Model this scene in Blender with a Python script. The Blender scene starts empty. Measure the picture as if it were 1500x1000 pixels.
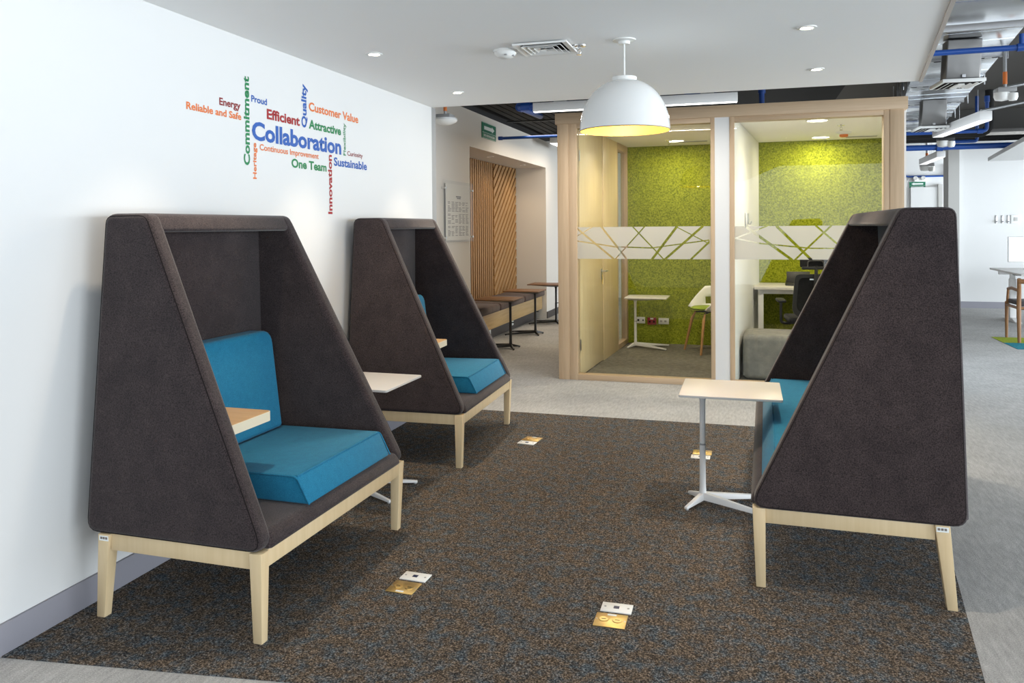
import bpy, bmesh, math, random
from mathutils import Vector, Matrix
random.seed(7)
PI = math.pi
R = math.radians
S = bpy.context.scene
COL = S.collection

# ------------------------------------------------------------------ camera
cam_d = bpy.data.cameras.new('camera')
cam = bpy.data.objects.new('camera', cam_d)
COL.objects.link(cam)
cam_d.sensor_width = 36.0
cam_d.sensor_fit = 'HORIZONTAL'
cam_d.lens = 27.84
cam_d.shift_y = -0.0998
cam_d.clip_start = 0.05
_right = Vector((0.9583, 0.2857, -0.0081))
_fwd = Vector((-0.2857, 0.9582, -0.0159))
_fwd.normalize()
_right = (_right - _fwd * _right.dot(_fwd)).normalized()
_up = _right.cross(_fwd)
cam.matrix_world = Matrix(((_right.x, _up.x, -_fwd.x, 0), (_right.y, _up.y, -_fwd.y, 0), (_right.z, _up.z, -_fwd.z, 1.4), (0, 0, 0, 1)))
S.camera = cam

# ------------------------------------------------------------------ view, world, large lights
S.view_settings.view_transform = 'Standard'
S.view_settings.look = 'None'
S.view_settings.gamma = 1.0
S.view_settings.exposure = 0.56
S.view_settings.use_curve_mapping = False
W = bpy.data.worlds.new('world')
S.world = W
W.use_nodes = True
W.node_tree.nodes['Background'].inputs[0].default_value = (0.80, 0.90, 1.0, 1)
W.node_tree.nodes['Background'].inputs[1].default_value = 0.55

def area(name, loc, rot, sx, sy, power, color, spread=PI):
    d = bpy.data.lights.new(name, 'AREA')
    d.shape = 'RECTANGLE'; d.size = sx; d.size_y = sy; d.energy = power; d.color = color; d.spread = spread
    o = bpy.data.objects.new(name, d); COL.objects.link(o)
    o.location = loc; o.rotation_euler = rot
    return o
def spot(name, loc, power, color, ang=110, blend=0.8, r=0.03, rot=(0, 0, 0)):
    d = bpy.data.lights.new(name, 'SPOT')
    d.energy = power; d.color = color; d.spot_size = R(ang); d.spot_blend = blend; d.shadow_soft_size = r
    o = bpy.data.objects.new(name, d); COL.objects.link(o)
    o.location = loc; o.rotation_euler = rot
    return o
DAY = (0.85, 0.935, 1.0)
WARM = (1.0, 0.83, 0.62)
area('window_daylight_right', (8.5, 5.5, 1.40), (0, R(110), 0), 2.7, 17.0, 1050, DAY)
area('far_zone_fill', (8.8, 16.2, 1.5), (0, R(95), 0), 2.6, 2.4, 520, DAY)  # added fill lamp brightening the far zone; no window known there
area('window_daylight_behind', (4.2, -3.6, 1.4), (R(104), 0, 0), 9.0, 2.6, 165, DAY)

# ------------------------------------------------------------------ materials
def mat(name, color=(0.8, 0.8, 0.8), rough=0.5, metal=0.0, spec=0.5, emit=None, es=0.0, sheen=0.0, coat=0.0):
    m = bpy.data.materials.new(name); m.use_nodes = True
    b = m.node_tree.nodes['Principled BSDF']
    b.inputs['Base Color'].default_value = (*color, 1)
    b.inputs['Roughness'].default_value = rough
    b.inputs['Metallic'].default_value = metal
    b.inputs['Specular IOR Level'].default_value = spec
    if sheen:
        b.inputs['Sheen Weight'].default_value = sheen
        b.inputs['Sheen Roughness'].default_value = 0.5
    if coat: b.inputs['Coat Weight'].default_value = coat
    if emit:
        b.inputs['Emission Color'].default_value = (*emit, 1)
        b.inputs['Emission Strength'].default_value = es
    return m
def nodes(m):
    return m.node_tree.nodes, m.node_tree.links, m.node_tree.nodes['Principled BSDF']
def coords(m, scale, rot=(0, 0, 0), kind='Object'):
    n, l, b = nodes(m)
    tc = n.new('ShaderNodeTexCoord'); mp = n.new('ShaderNodeMapping')
    mp.inputs['Scale'].default_value = scale; mp.inputs['Rotation'].default_value = rot
    l.new(tc.outputs[kind], mp.inputs['Vector'])
    return mp.outputs['Vector']
def noise(m, vec, scale, detail=3, rough=0.5):
    n, l, b = nodes(m)
    t = n.new('ShaderNodeTexNoise'); t.inputs['Scale'].default_value = scale
    t.inputs['Detail'].default_value = detail; t.inputs['Roughness'].default_value = rough
    l.new(vec, t.inputs['Vector']); return t.outputs['Fac']
def ramp(m, fac, stops):
    n, l, b = nodes(m)
    r = n.new('ShaderNodeValToRGB'); el = r.color_ramp.elements
    while len(el) < len(stops): el.new(0.5)
    for e, (p, c) in zip(el, stops): e.position = p; e.color = (*c, 1)
    l.new(fac, r.inputs['Fac']); return r.outputs['Color']
def mix(m, fac, a, bcol, mode='MIX'):
    n, l, b = nodes(m)
    x = n.new('ShaderNodeMix'); x.data_type = 'RGBA'; x.blend_type = mode
    if isinstance(fac, float): x.inputs[0].default_value = fac
    else: l.new(fac, x.inputs[0])
    for i, v in ((6, a), (7, bcol)):
        if isinstance(v, tuple): x.inputs[i].default_value = (*v, 1)
        else: l.new(v, x.inputs[i])
    return x.outputs[2]
def bump(m, h, strength=0.3, dist=0.002):
    n, l, b = nodes(m)
    x = n.new('ShaderNodeBump'); x.inputs['Strength'].default_value = strength; x.inputs['Distance'].default_value = dist
    l.new(h, x.inputs['Height']); l.new(x.outputs['Normal'], b.inputs['Normal'])
def base(m, c):
    n, l, b = nodes(m); l.new(c, b.inputs['Base Color'])

def mk_paint(name, c, rough=0.6):
    m = mat(name, c, rough, spec=0.3)
    v = coords(m, (1, 1, 1)); bump(m, noise(m, v, 180, 2), 0.05, 0.001)
    return m
def mk_wood(name, c1, c2, axis=2, scale=6.0, rough=0.45):
    m = mat(name, c1, rough, spec=0.35)
    sc = [scale * 9] * 3; sc[axis] = scale * 0.5
    v = coords(m, tuple(sc))
    f = noise(m, v, 1.0, 5, 0.6)
    base(m, ramp(m, f, [(0.3, c2), (0.7, c1)]))
    bump(m, f, 0.05, 0.001)
    return m
def mk_fabric(name, dark, light, scale=900, mott=14, sheen=0.2, rough=0.95, bs=0.25, mc=0.72):
    m = mat(name, dark, rough, spec=0.15, sheen=sheen)
    v = coords(m, (1, 1, 1))
    f = noise(m, v, scale, 2, 0.7); g = noise(m, v, mott, 4, 0.6)
    a = ramp(m, f, [(0.3, dark), (0.75, light)])
    base(m, mix(m, ramp(m, g, [(0.35, (0, 0, 0)), (0.65, (1, 1, 1))]), a, mix(m, 1.0, a, (mc, mc, mc * 1.03), 'MULTIPLY')))
    bump(m, f, bs, 0.0015)
    return m
def mk_dark_carpet():
    m = mat('dark_flecked_carpet', rough=1.0, spec=0.05)
    v = coords(m, (1, 1, 1)); v2 = coords(m, (1, 1.0, 1))
    f = noise(m, v, 165, 3, 0.72)
    fleck = ramp(m, f, [(0.34, (0.014, 0.013, 0.012)), (0.47, (0.073, 0.057, 0.044)), (0.56, (0.165, 0.124, 0.090)), (0.68, (0.41, 0.325, 0.26))])
    blue = ramp(m, f, [(0.34, (0.011, 0.013, 0.015)), (0.47, (0.050, 0.061, 0.072)), (0.56, (0.108, 0.134, 0.155)), (0.68, (0.31, 0.34, 0.355))])
    g = noise(m, v2, 17, 4, 0.7)
    base(m, mix(m, ramp(m, g, [(0.44, (0, 0, 0)), (0.64, (1, 1, 1))]), fleck, blue))
    bump(m, f, 0.8, 0.006)
    return m
def mk_light_carpet(name, lo, hi, streak=(7, 40, 1), rot=(0, 0, 0)):
    m = mat(name, rough=1.0, spec=0.05)
    v = coords(m, (1, 1, 1)); vs = coords(m, streak, rot)
    f = noise(m, v, 210, 3, 0.7); g = noise(m, vs, 1.0, 5, 0.65)
    h = noise(m, v, 2.0, 3, 0.6)
    c = ramp(m, g, [(0.30, lo), (0.68, hi)])
    c = mix(m, 0.7, c, ramp(m, f, [(0.3, (0.42, 0.42, 0.42)), (0.6, (1.0, 1.0, 1.0)), (0.7, (1.25, 1.25, 1.25))]), 'MULTIPLY')
    c = mix(m, 0.35, c, ramp(m, h, [(0.35, (0.7, 0.7, 0.7)), (0.65, (1.1, 1.1, 1.1))]), 'MULTIPLY')
    base(m, c); bump(m, f, 0.5, 0.004)
    return m
def mk_felt(name, lo, hi):
    m = mat(name, rough=1.0, spec=0.05)
    v = coords(m, (1, 1, 1)); f = noise(m, v, 75, 3, 0.75)
    base(m, ramp(m, f, [(0.35, lo), (0.65, hi)])); bump(m, f, 0.5, 0.004)
    return m
def mk_metal(name, c, rough, scale=3.0):
    m = mat(name, c, rough, 1.0)
    v = coords(m, (1, 1, 1)); f = noise(m, v, scale, 2, 0.4); bump(m, f, 0.35, 0.04)
    return m
def mk_glass(name, tint=(1, 1, 1), refl=1.0):
    m = bpy.data.materials.new(name); m.use_nodes = True
    n, l = m.node_tree.nodes, m.node_tree.links
    n.remove(n['Principled BSDF'])
    t = n.new('ShaderNodeBsdfTransparent'); t.inputs[0].default_value = (*tint, 1)
    g = n.new('ShaderNodeBsdfGlossy'); g.inputs['Roughness'].default_value = 0.0
    f = n.new('ShaderNodeFresnel'); f.inputs['IOR'].default_value = 1.5
    x = n.new('ShaderNodeMixShader')
    mu = n.new('ShaderNodeMath'); mu.operation = 'MULTIPLY'; mu.inputs[1].default_value = refl
    ge = n.new('ShaderNodeNewGeometry'); iv = n.new('ShaderNodeMath'); iv.operation = 'SUBTRACT'; iv.inputs[0].default_value = 1.0
    l.new(ge.outputs['Backfacing'], iv.inputs[1]); mv = n.new('ShaderNodeMath'); mv.operation = 'MULTIPLY'
    l.new(f.outputs[0], mv.inputs[0]); l.new(iv.outputs[0], mv.inputs[1])
    l.new(mv.outputs[0], mu.inputs[0]); l.new(mu.outputs[0], x.inputs[0]); l.new(t.outputs[0], x.inputs[1]); l.new(g.outputs[0], x.inputs[2])
    l.new(x.outputs[0], n['Material Output'].inputs['Surface'])
    return m
def mk_film(name, c, clear):
    m = bpy.data.materials.new(name); m.use_nodes = True
    n, l = m.node_tree.nodes, m.node_tree.links
    n.remove(n['Principled BSDF'])
    t = n.new('ShaderNodeBsdfTransparent'); d = n.new('ShaderNodeBsdfDiffuse'); s = n.new('ShaderNodeBsdfTranslucent')
    d.inputs[0].default_value = (*c, 1); s.inputs[0].default_value = (*c, 1)
    a = n.new('ShaderNodeMixShader'); a.inputs[0].default_value = 0.45
    b = n.new('ShaderNodeMixShader'); b.inputs[0].default_value = clear
    l.new(d.outputs[0], a.inputs[1]); l.new(s.outputs[0], a.inputs[2])
    l.new(a.outputs[0], b.inputs[1]); l.new(t.outputs[0], b.inputs[2])
    l.new(b.outputs[0], n['Material Output'].inputs['Surface'])
    return m

WHITE = mk_paint('white_wall_paint', (0.71, 0.71, 0.705))
CEIL = mk_paint('ceiling_paint', (0.92, 0.92, 0.915), 0.8)
CEIL_BOOTH = mk_paint('booth_ceiling_paint', (0.93, 0.91, 0.88), 0.8)
CORR = mk_paint('corridor_wall_paint', (0.74, 0.70, 0.65))
SLABSHADE = mk_paint('slab_shade_tone', (0.035, 0.032, 0.030), 0.9)
GREYBASE = mk_paint('grey_baseboard', (0.27, 0.265, 0.30), 0.5)
DARKBASE = mk_paint('dark_baseboard', (0.07, 0.06, 0.055), 0.5)
GCOLM = mat('frosted_lens', (0.6, 0.57, 0.5), 0.4)
GREYCOL = mk_paint('grey_column_paint', (0.48, 0.47, 0.45), 0.7)
TRIM = mk_paint('beige_edge_trim', (0.50, 0.45, 0.41), 0.6)
DCARP = mk_dark_carpet()
LCARP = mk_light_carpet('light_streaked_carpet', (0.43, 0.425, 0.42), (0.60, 0.595, 0.585), (60, 11, 1), (0, 0, R(-7)))
BCARP = mk_light_carpet('booth_carpet', (0.13, 0.12, 0.10), (0.24, 0.225, 0.19), (20, 20, 1))
LIME = mk_felt('lime_carpet', (0.25, 0.32, 0.03), (0.38, 0.46, 0.07))
TEALC = mk_felt('teal_carpet', (0.02, 0.16, 0.22), (0.05, 0.27, 0.34))
FELT = mk_felt('green_felt', (0.115, 0.145, 0.006), (0.40, 0.44, 0.035))
CHAR = mk_fabric('charcoal_brown_upholstery', (0.014, 0.0105, 0.011), (0.080, 0.058, 0.058), 230, 11, sheen=0.20)
SEAM = mat('dark_seam', (0.016, 0.013, 0.013), 0.9, spec=0.1)
TEAL = mk_fabric('teal_cushion_fabric', (0.006, 0.115, 0.22), (0.024, 0.25, 0.415), 520, 30, sheen=0.12, mc=0.88)
BEIGE = mk_wood('pale_lacquered_wood', (0.72, 0.56, 0.345), (0.66, 0.50, 0.29), 2, 5, 0.35)
OAKTOP = mk_wood('light_oak_top', (0.66, 0.43, 0.22), (0.55, 0.33, 0.15), 1, 5, 0.4)
OAKEDGE = mat('pale_wood_edge', (0.74, 0.66, 0.50), 0.45)
BOOTHW = mk_wood('booth_oak', (0.56, 0.41, 0.27), (0.48, 0.345, 0.22), 2, 5, 0.45)
BOOTHH = mk_wood('booth_oak_horizontal', (0.56, 0.41, 0.27), (0.48, 0.345, 0.22), 0, 5, 0.45)
BOOTHY = mk_wood('booth_oak_depth', (0.56, 0.41, 0.27), (0.48, 0.345, 0.22), 1, 5, 0.45)
DOORW = mk_wood('pale_maple_door', (0.76, 0.62, 0.38), (0.68, 0.52, 0.29), 2, 4, 0.42)
SLATW = mk_wood('warm_oak_slat', (0.34, 0.19, 0.075), (0.25, 0.13, 0.045), 2, 5, 0.5)
BENCHW = mk_wood('bench_oak', (0.58, 0.40, 0.19), (0.47, 0.30, 0.12), 1, 4, 0.45)
WALNUT = mk_wood('walnut_top', (0.24, 0.12, 0.055), (0.15, 0.07, 0.03), 0, 5, 0.4)
CHAIRW = mk_wood('chair_walnut', (0.30, 0.15, 0.065), (0.21, 0.10, 0.04), 2, 7, 0.4)
OAKLEG = mk_wood('chair_oak_leg', (0.45, 0.25, 0.10), (0.36, 0.18, 0.07), 2, 7, 0.4)
WLAM = mat('white_laminate', (0.67, 0.645, 0.62), 0.35)
WMET = mat('white_powder_coat', (0.78, 0.77, 0.76), 0.35)
BMET = mat('black_powder_coat', (0.012, 0.012, 0.012), 0.4)
WPLAS = mat('white_plastic', (0.82, 0.82, 0.80), 0.35)
GPLAS = mat('grey_plastic', (0.35, 0.35, 0.35), 0.5)
BPLAS = mat('black_plastic', (0.015, 0.015, 0.016), 0.45)
BMESH = mk_fabric('black_mesh_fabric', (0.012, 0.012, 0.013), (0.03, 0.03, 0.032), 500, 20, 0.1)
BENCHF = mk_fabric('bench_mauve_fabric', (0.075, 0.05, 0.042), (0.13, 0.09, 0.078), 300, 12, 0.15)
OTTO = mk_fabric('grey_pouf_fabric', (0.20, 0.19, 0.165), (0.33, 0.315, 0.28), 400, 12, 0.15)
LIMEF = mk_fabric('lime_seat_fabric', (0.26, 0.36, 0.02), (0.38, 0.48, 0.05), 400, 12, 0.1)
GREYF = mk_fabric('grey_seat_fabric', (0.06, 0.055, 0.06), (0.12, 0.11, 0.115), 400, 12, 0.1)
BRASS = mat('brushed_brass', (0.80, 0.56, 0.22), 0.34, 1.0)
CHROME = mat('chrome', (0.75, 0.75, 0.75), 0.15, 1.0)
STEEL = mat('satin_steel', (0.55, 0.55, 0.56), 0.35, 1.0)
DUCT = mk_metal('galvanized_duct', (0.80, 0.83, 0.86), 0.20, 1.6)
DUCT2 = mk_metal('dull_duct', (0.22, 0.215, 0.21), 0.42, 5.0)
BLUEP = mat('blue_pipe_paint', (0.012, 0.07, 0.32), 0.35)
BLACKP = mat('black_pipe_foam', (0.012, 0.011, 0.011), 0.8)
CONDUIT = mat('grey_conduit', (0.42, 0.43, 0.44), 0.4, 0.6)
ORANGE = mat('orange_band', (0.75, 0.19, 0.03), 0.5)
SIGNG = mat('sign_green', (0.003, 0.17, 0.085), 0.4)
SIGNW = mat('sign_white', (0.85, 0.88, 0.86), 0.4)
INK = mat('printed_ink', (0.20, 0.17, 0.15), 0.6)
PAPER = mat('paper', (0.80, 0.76, 0.70), 0.7)
REDP = mat('red_plate', (0.33, 0.02, 0.03), 0.4)
NAVY = mat('navy_port', (0.005, 0.012, 0.06), 0.4)
LAMPW = mat('lamp_white_gloss', (0.80, 0.80, 0.79), 0.12, coat=0.4)
LAMPIN = mat('lamp_yellow_inside', (0.88, 0.58, 0.06), 0.5)
LAMPRIM = mat('lamp_rim', (0.25, 0.18, 0.09), 0.4)
GLASS = mk_glass('clear_glass', (0.97, 0.98, 0.96))
ACRYL = mk_glass('clear_acrylic', (0.97, 0.97, 0.96), 0.6)
FILM = mk_film('frosted_film_white', (0.72, 0.70, 0.66), 0.33)
def emitter(name, c, s): return mat(name, (0.9, 0.9, 0.9), 0.5, emit=c, es=s)
E_SPOT = emitter('downlight_glow', (1.0, 0.90, 0.72), 14)
E_BULB = emitter('bulb_glow', (1.0, 0.88, 0.55), 12)
E_LINE = emitter('linear_diffuser_glow', (1.0, 0.97, 0.90), 3.0)
E_LINER = emitter('linear_diffuser_dim', (1.0, 1.0, 1.0), 0.5)
E_ROOM = emitter('booth_downlight_glow', (1.0, 0.93, 0.78), 9)
E_SCREEN = emitter('monitor_glow', (0.75, 0.88, 1.0), 0.5)

# ------------------------------------------------------------------ mesh helpers
def link(name, me, m, parent=None):
    o = bpy.data.objects.new(name, me); COL.objects.link(o)
    if m is not None and not me.materials: me.materials.append(m)
    if parent is not None: o.parent = parent
    return o
def finish(name, bm, m, parent=None, smooth=None):
    bmesh.ops.recalc_face_normals(bm, faces=bm.faces[:])
    me = bpy.data.meshes.new(name); bm.to_mesh(me); bm.free()
    if smooth is not None:
        for p in me.polygons: p.use_smooth = True
        try: me.set_sharp_from_angle(angle=R(smooth))
        except Exception: pass
    return link(name, me, m, parent)
def add_box(bm, x0, x1, y0, y1, z0, z1, bev=0.0, seg=2):
    vs = [bm.verts.new(p) for p in ((x0, y0, z0), (x1, y0, z0), (x1, y1, z0), (x0, y1, z0), (x0, y0, z1), (x1, y0, z1), (x1, y1, z1), (x0, y1, z1))]
    fs = [bm.faces.new([vs[i] for i in f]) for f in ((3, 2, 1, 0), (4, 5, 6, 7), (0, 1, 5, 4), (1, 2, 6, 5), (2, 3, 7, 6), (3, 0, 4, 7))]
    if bev:
        es = list({e for f in fs for e in f.edges})
        bmesh.ops.bevel(bm, geom=es, offset=bev, segments=seg, affect='EDGES', profile=0.5)
    return vs
def box(name, m, x0, x1, y0, y1, z0, z1, parent=None, bev=0.0, seg=2, smooth=None):
    bm = bmesh.new(); add_box(bm, x0, x1, y0, y1, z0, z1, bev, seg)
    return finish(name, bm, m, parent, smooth if smooth is not None else (40 if bev else None))
def add_hexa(bm, p, bev=0.0, seg=2):
    """p: 8 points, bottom ring then top ring"""
    vs = [bm.verts.new(q) for q in p]
    fs = [bm.faces.new([vs[i] for i in f]) for f in ((3, 2, 1, 0), (4, 5, 6, 7), (0, 1, 5, 4), (1, 2, 6, 5), (2, 3, 7, 6), (3, 0, 4, 7))]
    if bev:
        es = list({e for f in fs for e in f.edges})
        bmesh.ops.bevel(bm, geom=es, offset=bev, segments=seg, affect='EDGES', profile=0.5)
def hexa(name, m, p, parent=None, bev=0.0, seg=2):
    bm = bmesh.new(); add_hexa(bm, p, bev, seg)
    return finish(name, bm, m, parent, 40 if bev else None)
def add_prism(bm, pts, f, t0, t1):
    """pts 2-D polygon; f(a, b, t) -> 3-D point; extruded from t0 to t1"""
    a = [bm.verts.new(f(x, y, t0)) for x, y in pts]; b = [bm.verts.new(f(x, y, t1)) for x, y in pts]
    fs = [bm.faces.new(a), bm.faces.new(b[::-1])]
    k = len(pts)
    for i in range(k): fs.append(bm.faces.new((a[i], b[i], b[(i + 1) % k], a[(i + 1) % k])))
    return a, b, fs
def prism(name, m, pts, f, t0, t1, parent=None, bev=0.0, seg=2, smooth=None):
    bm = bmesh.new(); a, b, fs = add_prism(bm, pts, f, t0, t1)
    if bev:
        es = [e for e in bm.edges if (e.verts[0] in a) == (e.verts[1] in a)]
        bmesh.ops.bevel(bm, geom=es, offset=bev, segments=seg, affect='EDGES', profile=0.5)
    return finish(name, bm, m, parent, smooth if smooth is not None else (40 if bev else None))
XY = lambda a, b, t: (a, b, t)
XZ = lambda a, b, t: (a, t, b)
YZ = lambda a, b, t: (t, a, b)
def add_lathe(bm, prof, n=24, c=(0, 0, 0)):
    rings = []
    for r, z in prof:
        if r < 1e-6: rings.append([bm.verts.new((c[0], c[1], c[2] + z))])
        else: rings.append([bm.verts.new((c[0] + r * math.cos(2 * PI * i / n), c[1] + r * math.sin(2 * PI * i / n), c[2] + z)) for i in range(n)])
    for A, B in zip(rings, rings[1:]):
        for i in range(n):
            a0, a1 = A[i % len(A)], A[(i + 1) % len(A)]; b0, b1 = B[i % len(B)], B[(i + 1) % len(B)]
            q = []
            for v in (a0, a1, b1, b0):
                if v not in q: q.append(v)
            if len(q) > 2:
                try: bm.faces.new(q)
                except ValueError: pass
def lathe(name, m, prof, n=24, c=(0, 0, 0), parent=None, smooth=35):
    bm = bmesh.new(); add_lathe(bm, prof, n, c)
    return finish(name, bm, m, parent, smooth)
def add_tube(bm, pts, r, n=10, caps=True):
    pts = [Vector(p) for p in pts]; rr = r if isinstance(r, (list, tuple)) else [r] * len(pts)
    rings = []; up = None
    for i, p in enumerate(pts):
        d = (pts[min(i + 1, len(pts) - 1)] - pts[max(i - 1, 0)]).normalized()
        if up is None:
            up = Vector((0, 0, 1)) if abs(d.z) < 0.9 else Vector((1, 0, 0))
        s = d.cross(up).normalized(); up = s.cross(d).normalized()
        rings.append([bm.verts.new(p + (s * math.cos(2 * PI * k / n) + up * math.sin(2 * PI * k / n)) * rr[i]) for k in range(n)])
    for A, B in zip(rings, rings[1:]):
        for k in range(n): bm.faces.new((A[k], A[(k + 1) % n], B[(k + 1) % n], B[k]))
    if caps: bm.faces.new(rings[0][::-1]); bm.faces.new(rings[-1])
def tube(name, m, pts, r, n=10, parent=None):
    bm = bmesh.new(); add_tube(bm, pts, r, n)
    return finish(name, bm, m, parent, 50)
def bend(pts, rad, k=4):
    """round the corners of a polyline"""
    P = [Vector(p) for p in pts]; out = [P[0]]
    for a, b, c in zip(P, P[1:], P[2:]):
        d1 = (a - b).normalized(); d2 = (c - b).normalized()
        r = min(rad, (a - b).length * 0.45, (c - b).length * 0.45)
        s, e = b + d1 * r, b + d2 * r
        for i in range(k + 1):
            t = i / k
            out.append(s * (1 - t) ** 2 + b * 2 * t * (1 - t) + e * t * t)
    out.append(P[-1]); return out
def round_poly(pts, rads, k=5):
    out = []; n = len(pts)
    for i in range(n):
        a, b, c = Vector(pts[i - 1]), Vector(pts[i]), Vector(pts[(i + 1) % n]); r = rads[i]
        if r <= 0: out.append(tuple(b)); continue
        u, v = (a - b).normalized(), (c - b).normalized()
        ang = u.angle(v); t = min(r / math.tan(ang / 2), (a - b).length * 0.48, (c - b).length * 0.48)
        s, e = b + u * t, b + v * t
        for j in range(k + 1):
            q = j / k; p = s * (1 - q) ** 2 + b * 2 * q * (1 - q) + e * q * q
            out.append((p.x, p.y))
    return out
def inset_poly(pts, d):
    """shrink a convex counter-clockwise polygon by d"""
    n = len(pts); L = []
    for i in range(n):
        p, q = Vector(pts[i]), Vector(pts[(i + 1) % n]); t = (q - p).normalized(); nn = Vector((-t.y, t.x))
        L.append((p + nn * d, t))
    out = []
    for i in range(n):
        p, t = L[i - 1]; q, u = L[i]
        den = t.x * u.y - t.y * u.x; w = q - p
        out.append(tuple(p + t * ((w.x * u.y - w.y * u.x) / den)))
    return out
def padded(name, m, pts, rads, f, depth, rb, parent, seg=4, k=5):
    """upholstered slab: outline pts with corner radii, all outer edges rolled with radius rb"""
    bm = bmesh.new(); rings = []
    steps = [(j / seg * PI / 2, False) for j in range(seg + 1)] + [((seg - j) / seg * PI / 2, True) for j in range(seg + 1)]
    for ang, far in steps:
        d = rb * (1 - math.sin(ang)); t = rb * (1 - math.cos(ang)); t = depth - t if far else t
        pp = round_poly(inset_poly(pts, d), [max(r - d, 0.006) for r in rads], k)
        rings.append([bm.verts.new(f(x, y, t)) for x, y in pp])
    for A, B in zip(rings, rings[1:]):
        for i in range(len(A)): bm.faces.new((A[i], A[(i + 1) % len(A)], B[(i + 1) % len(A)], B[i]))
    bm.faces.new(rings[0][::-1]); bm.faces.new(rings[-1])
    o = finish(name, bm, m, parent, 60)
    o.modifiers.new('normals', 'WEIGHTED_NORMAL').keep_sharp = True
    return o
def clip(poly, a, b, c):
    """keep a*x + b*y <= c"""
    out = []
    for p, q in zip(poly, poly[1:] + poly[:1]):
        dp, dq = a * p[0] + b * p[1] - c, a * q[0] + b * q[1] - c
        if dp <= 0: out.append(p)
        if (dp < 0 < dq) or (dq < 0 < dp):
            t = dp / (dp - dq); out.append((p[0] + (q[0] - p[0]) * t, p[1] + (q[1] - p[1]) * t))
    return out if len(out) > 2 else []

def tag(o, label, cat, group=None, kind=None):
    o['label'] = label; o['category'] = cat
    if group: o['group'] = group
    if kind: o['kind'] = kind
    return o
def thing(name, label, cat, loc=(0, 0, 0), rotz=0.0, group=None, kind=None):
    o = bpy.data.objects.new(name, None); COL.objects.link(o)
    o.empty_display_size = 0.1
    o.location = loc; o.rotation_euler = (0, 0, rotz)
    return tag(o, label, cat, group, kind)
KIDS = {}
def copy_tree(o, parent=None):
    c = o.copy(); COL.objects.link(c)
    if parent is not None: c.parent = parent
    for ch in list(o.children): copy_tree(ch, c)
    return c
def dup(o, label, loc, rotz):
    c = copy_tree(o); c.location = loc; c.rotation_euler = (0, 0, rotz); c['label'] = label
    return c
def structure(o, label, cat): return tag(o, label, cat, None, 'structure')

# text as flat mesh, laid out with f(u, v) -> 3-D
def text_mesh(body, bold=0.0):
    cu = bpy.data.curves.new('lettering', 'FONT'); cu.body = body; cu.size = 1.0; cu.offset = bold
    cu.resolution_u = 3
    ob = bpy.data.objects.new('lettering', cu); COL.objects.link(ob)
    dg = bpy.context.evaluated_depsgraph_get()
    me = bpy.data.meshes.new_from_object(ob.evaluated_get(dg))
    bpy.data.objects.remove(ob); bpy.data.curves.remove(cu)
    return me
_cap = text_mesh('H'); CAPH = max(v.co.y for v in _cap.vertices); bpy.data.meshes.remove(_cap)
def lettering(name, body, f, w, cap, m, parent=None, bold=0.0, center=False):
    me = text_mesh(body, bold)
    x0 = min(v.co.x for v in me.vertices); x1 = max(v.co.x for v in me.vertices)
    sx = w / (x1 - x0); sy = cap / CAPH
    for v in me.vertices:
        u = (v.co.x - x0) * sx - (w / 2 if center else 0)
        v.co = f(u, v.co.y * sy)
    return link(name, me, m, parent)

# ================================================================== STRUCTURE
CZ = 2.335
WX = -2.365
structure(box('floor', LCARP, -6, 9, -4, 19, -0.12, 0.0), 'light grey streaked carpet floor running through the whole office', 'floor')
rug = [(-2.365, 1.985), (0.648, 2.386), (1.063, 5.71), (-2.365, 5.71)]
structure(prism('floor_carpet_inset', DCARP, rug, XY, 0.0005, 0.004), 'dark brown and blue flecked carpet area under the three lounge pods', 'carpet')
structure(prism('floor_booth', BCARP, [(-1.50, 7.13), (1.3, 7.13), (1.6, 9.46), (-1.40, 9.46)], XY, 0.0005, 0.003), 'olive grey carpet inside the two glass meeting rooms', 'carpet')
# left wall with baseboard, grey strip at the far end
structure(box('wall_left', WHITE, -2.9, WX, -4, 5.76, 0, 3.1), 'white wall on the left carrying the coloured words', 'wall')
structure(box('baseboard_left', GREYBASE, WX, WX + 0.012, -4, 5.76, 0, 0.106, bev=0.002), 'grey baseboard along the white wall with the words', 'baseboard')
structure(box('edge_strip_1', GPLAS, WX - 0.03, WX + 0.002, 5.76, 5.84, 0, CZ), 'grey edge strip at the far end of the white wall', 'trim')  # narrow strip, darker grey than the wall beside it
# lower slab
slab = [(-2.4, -4), (-0.179, -4), (1.08, 5.77), (-2.4, 5.77)]
structure(prism('ceiling', CEIL, slab, XY, CZ, CZ + 0.12), 'smooth white lowered ceiling over the lounge pods', 'ceiling')
structure(prism('trim_2', TRIM, [(-0.179, -4), (-0.159, -4), (1.10, 5.77), (1.08, 5.77)], XY, CZ - 0.008, CZ + 0.12), 'beige edge bead along the right side of the lowered ceiling', 'trim')
structure(box('ceiling_upper', SLABSHADE, -6, 1.15, -4, 19, 3.1, 3.2), 'upper slab darkened with painted shade above the corridor and glass rooms', 'ceiling')  # shade over the corridor and rooms is put into this slab colour
SLABLIT = mk_paint('slab_lit_tone', (0.15, 0.138, 0.125), 0.9)  # same slab in its lit tone, lighter than the shaded part
structure(box('ceiling_upper', SLABLIT, 1.15, 9, -4, 19, 3.1, 3.2), 'brownish grey lit part of the upper slab above the ducts at the right', 'ceiling')
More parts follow.
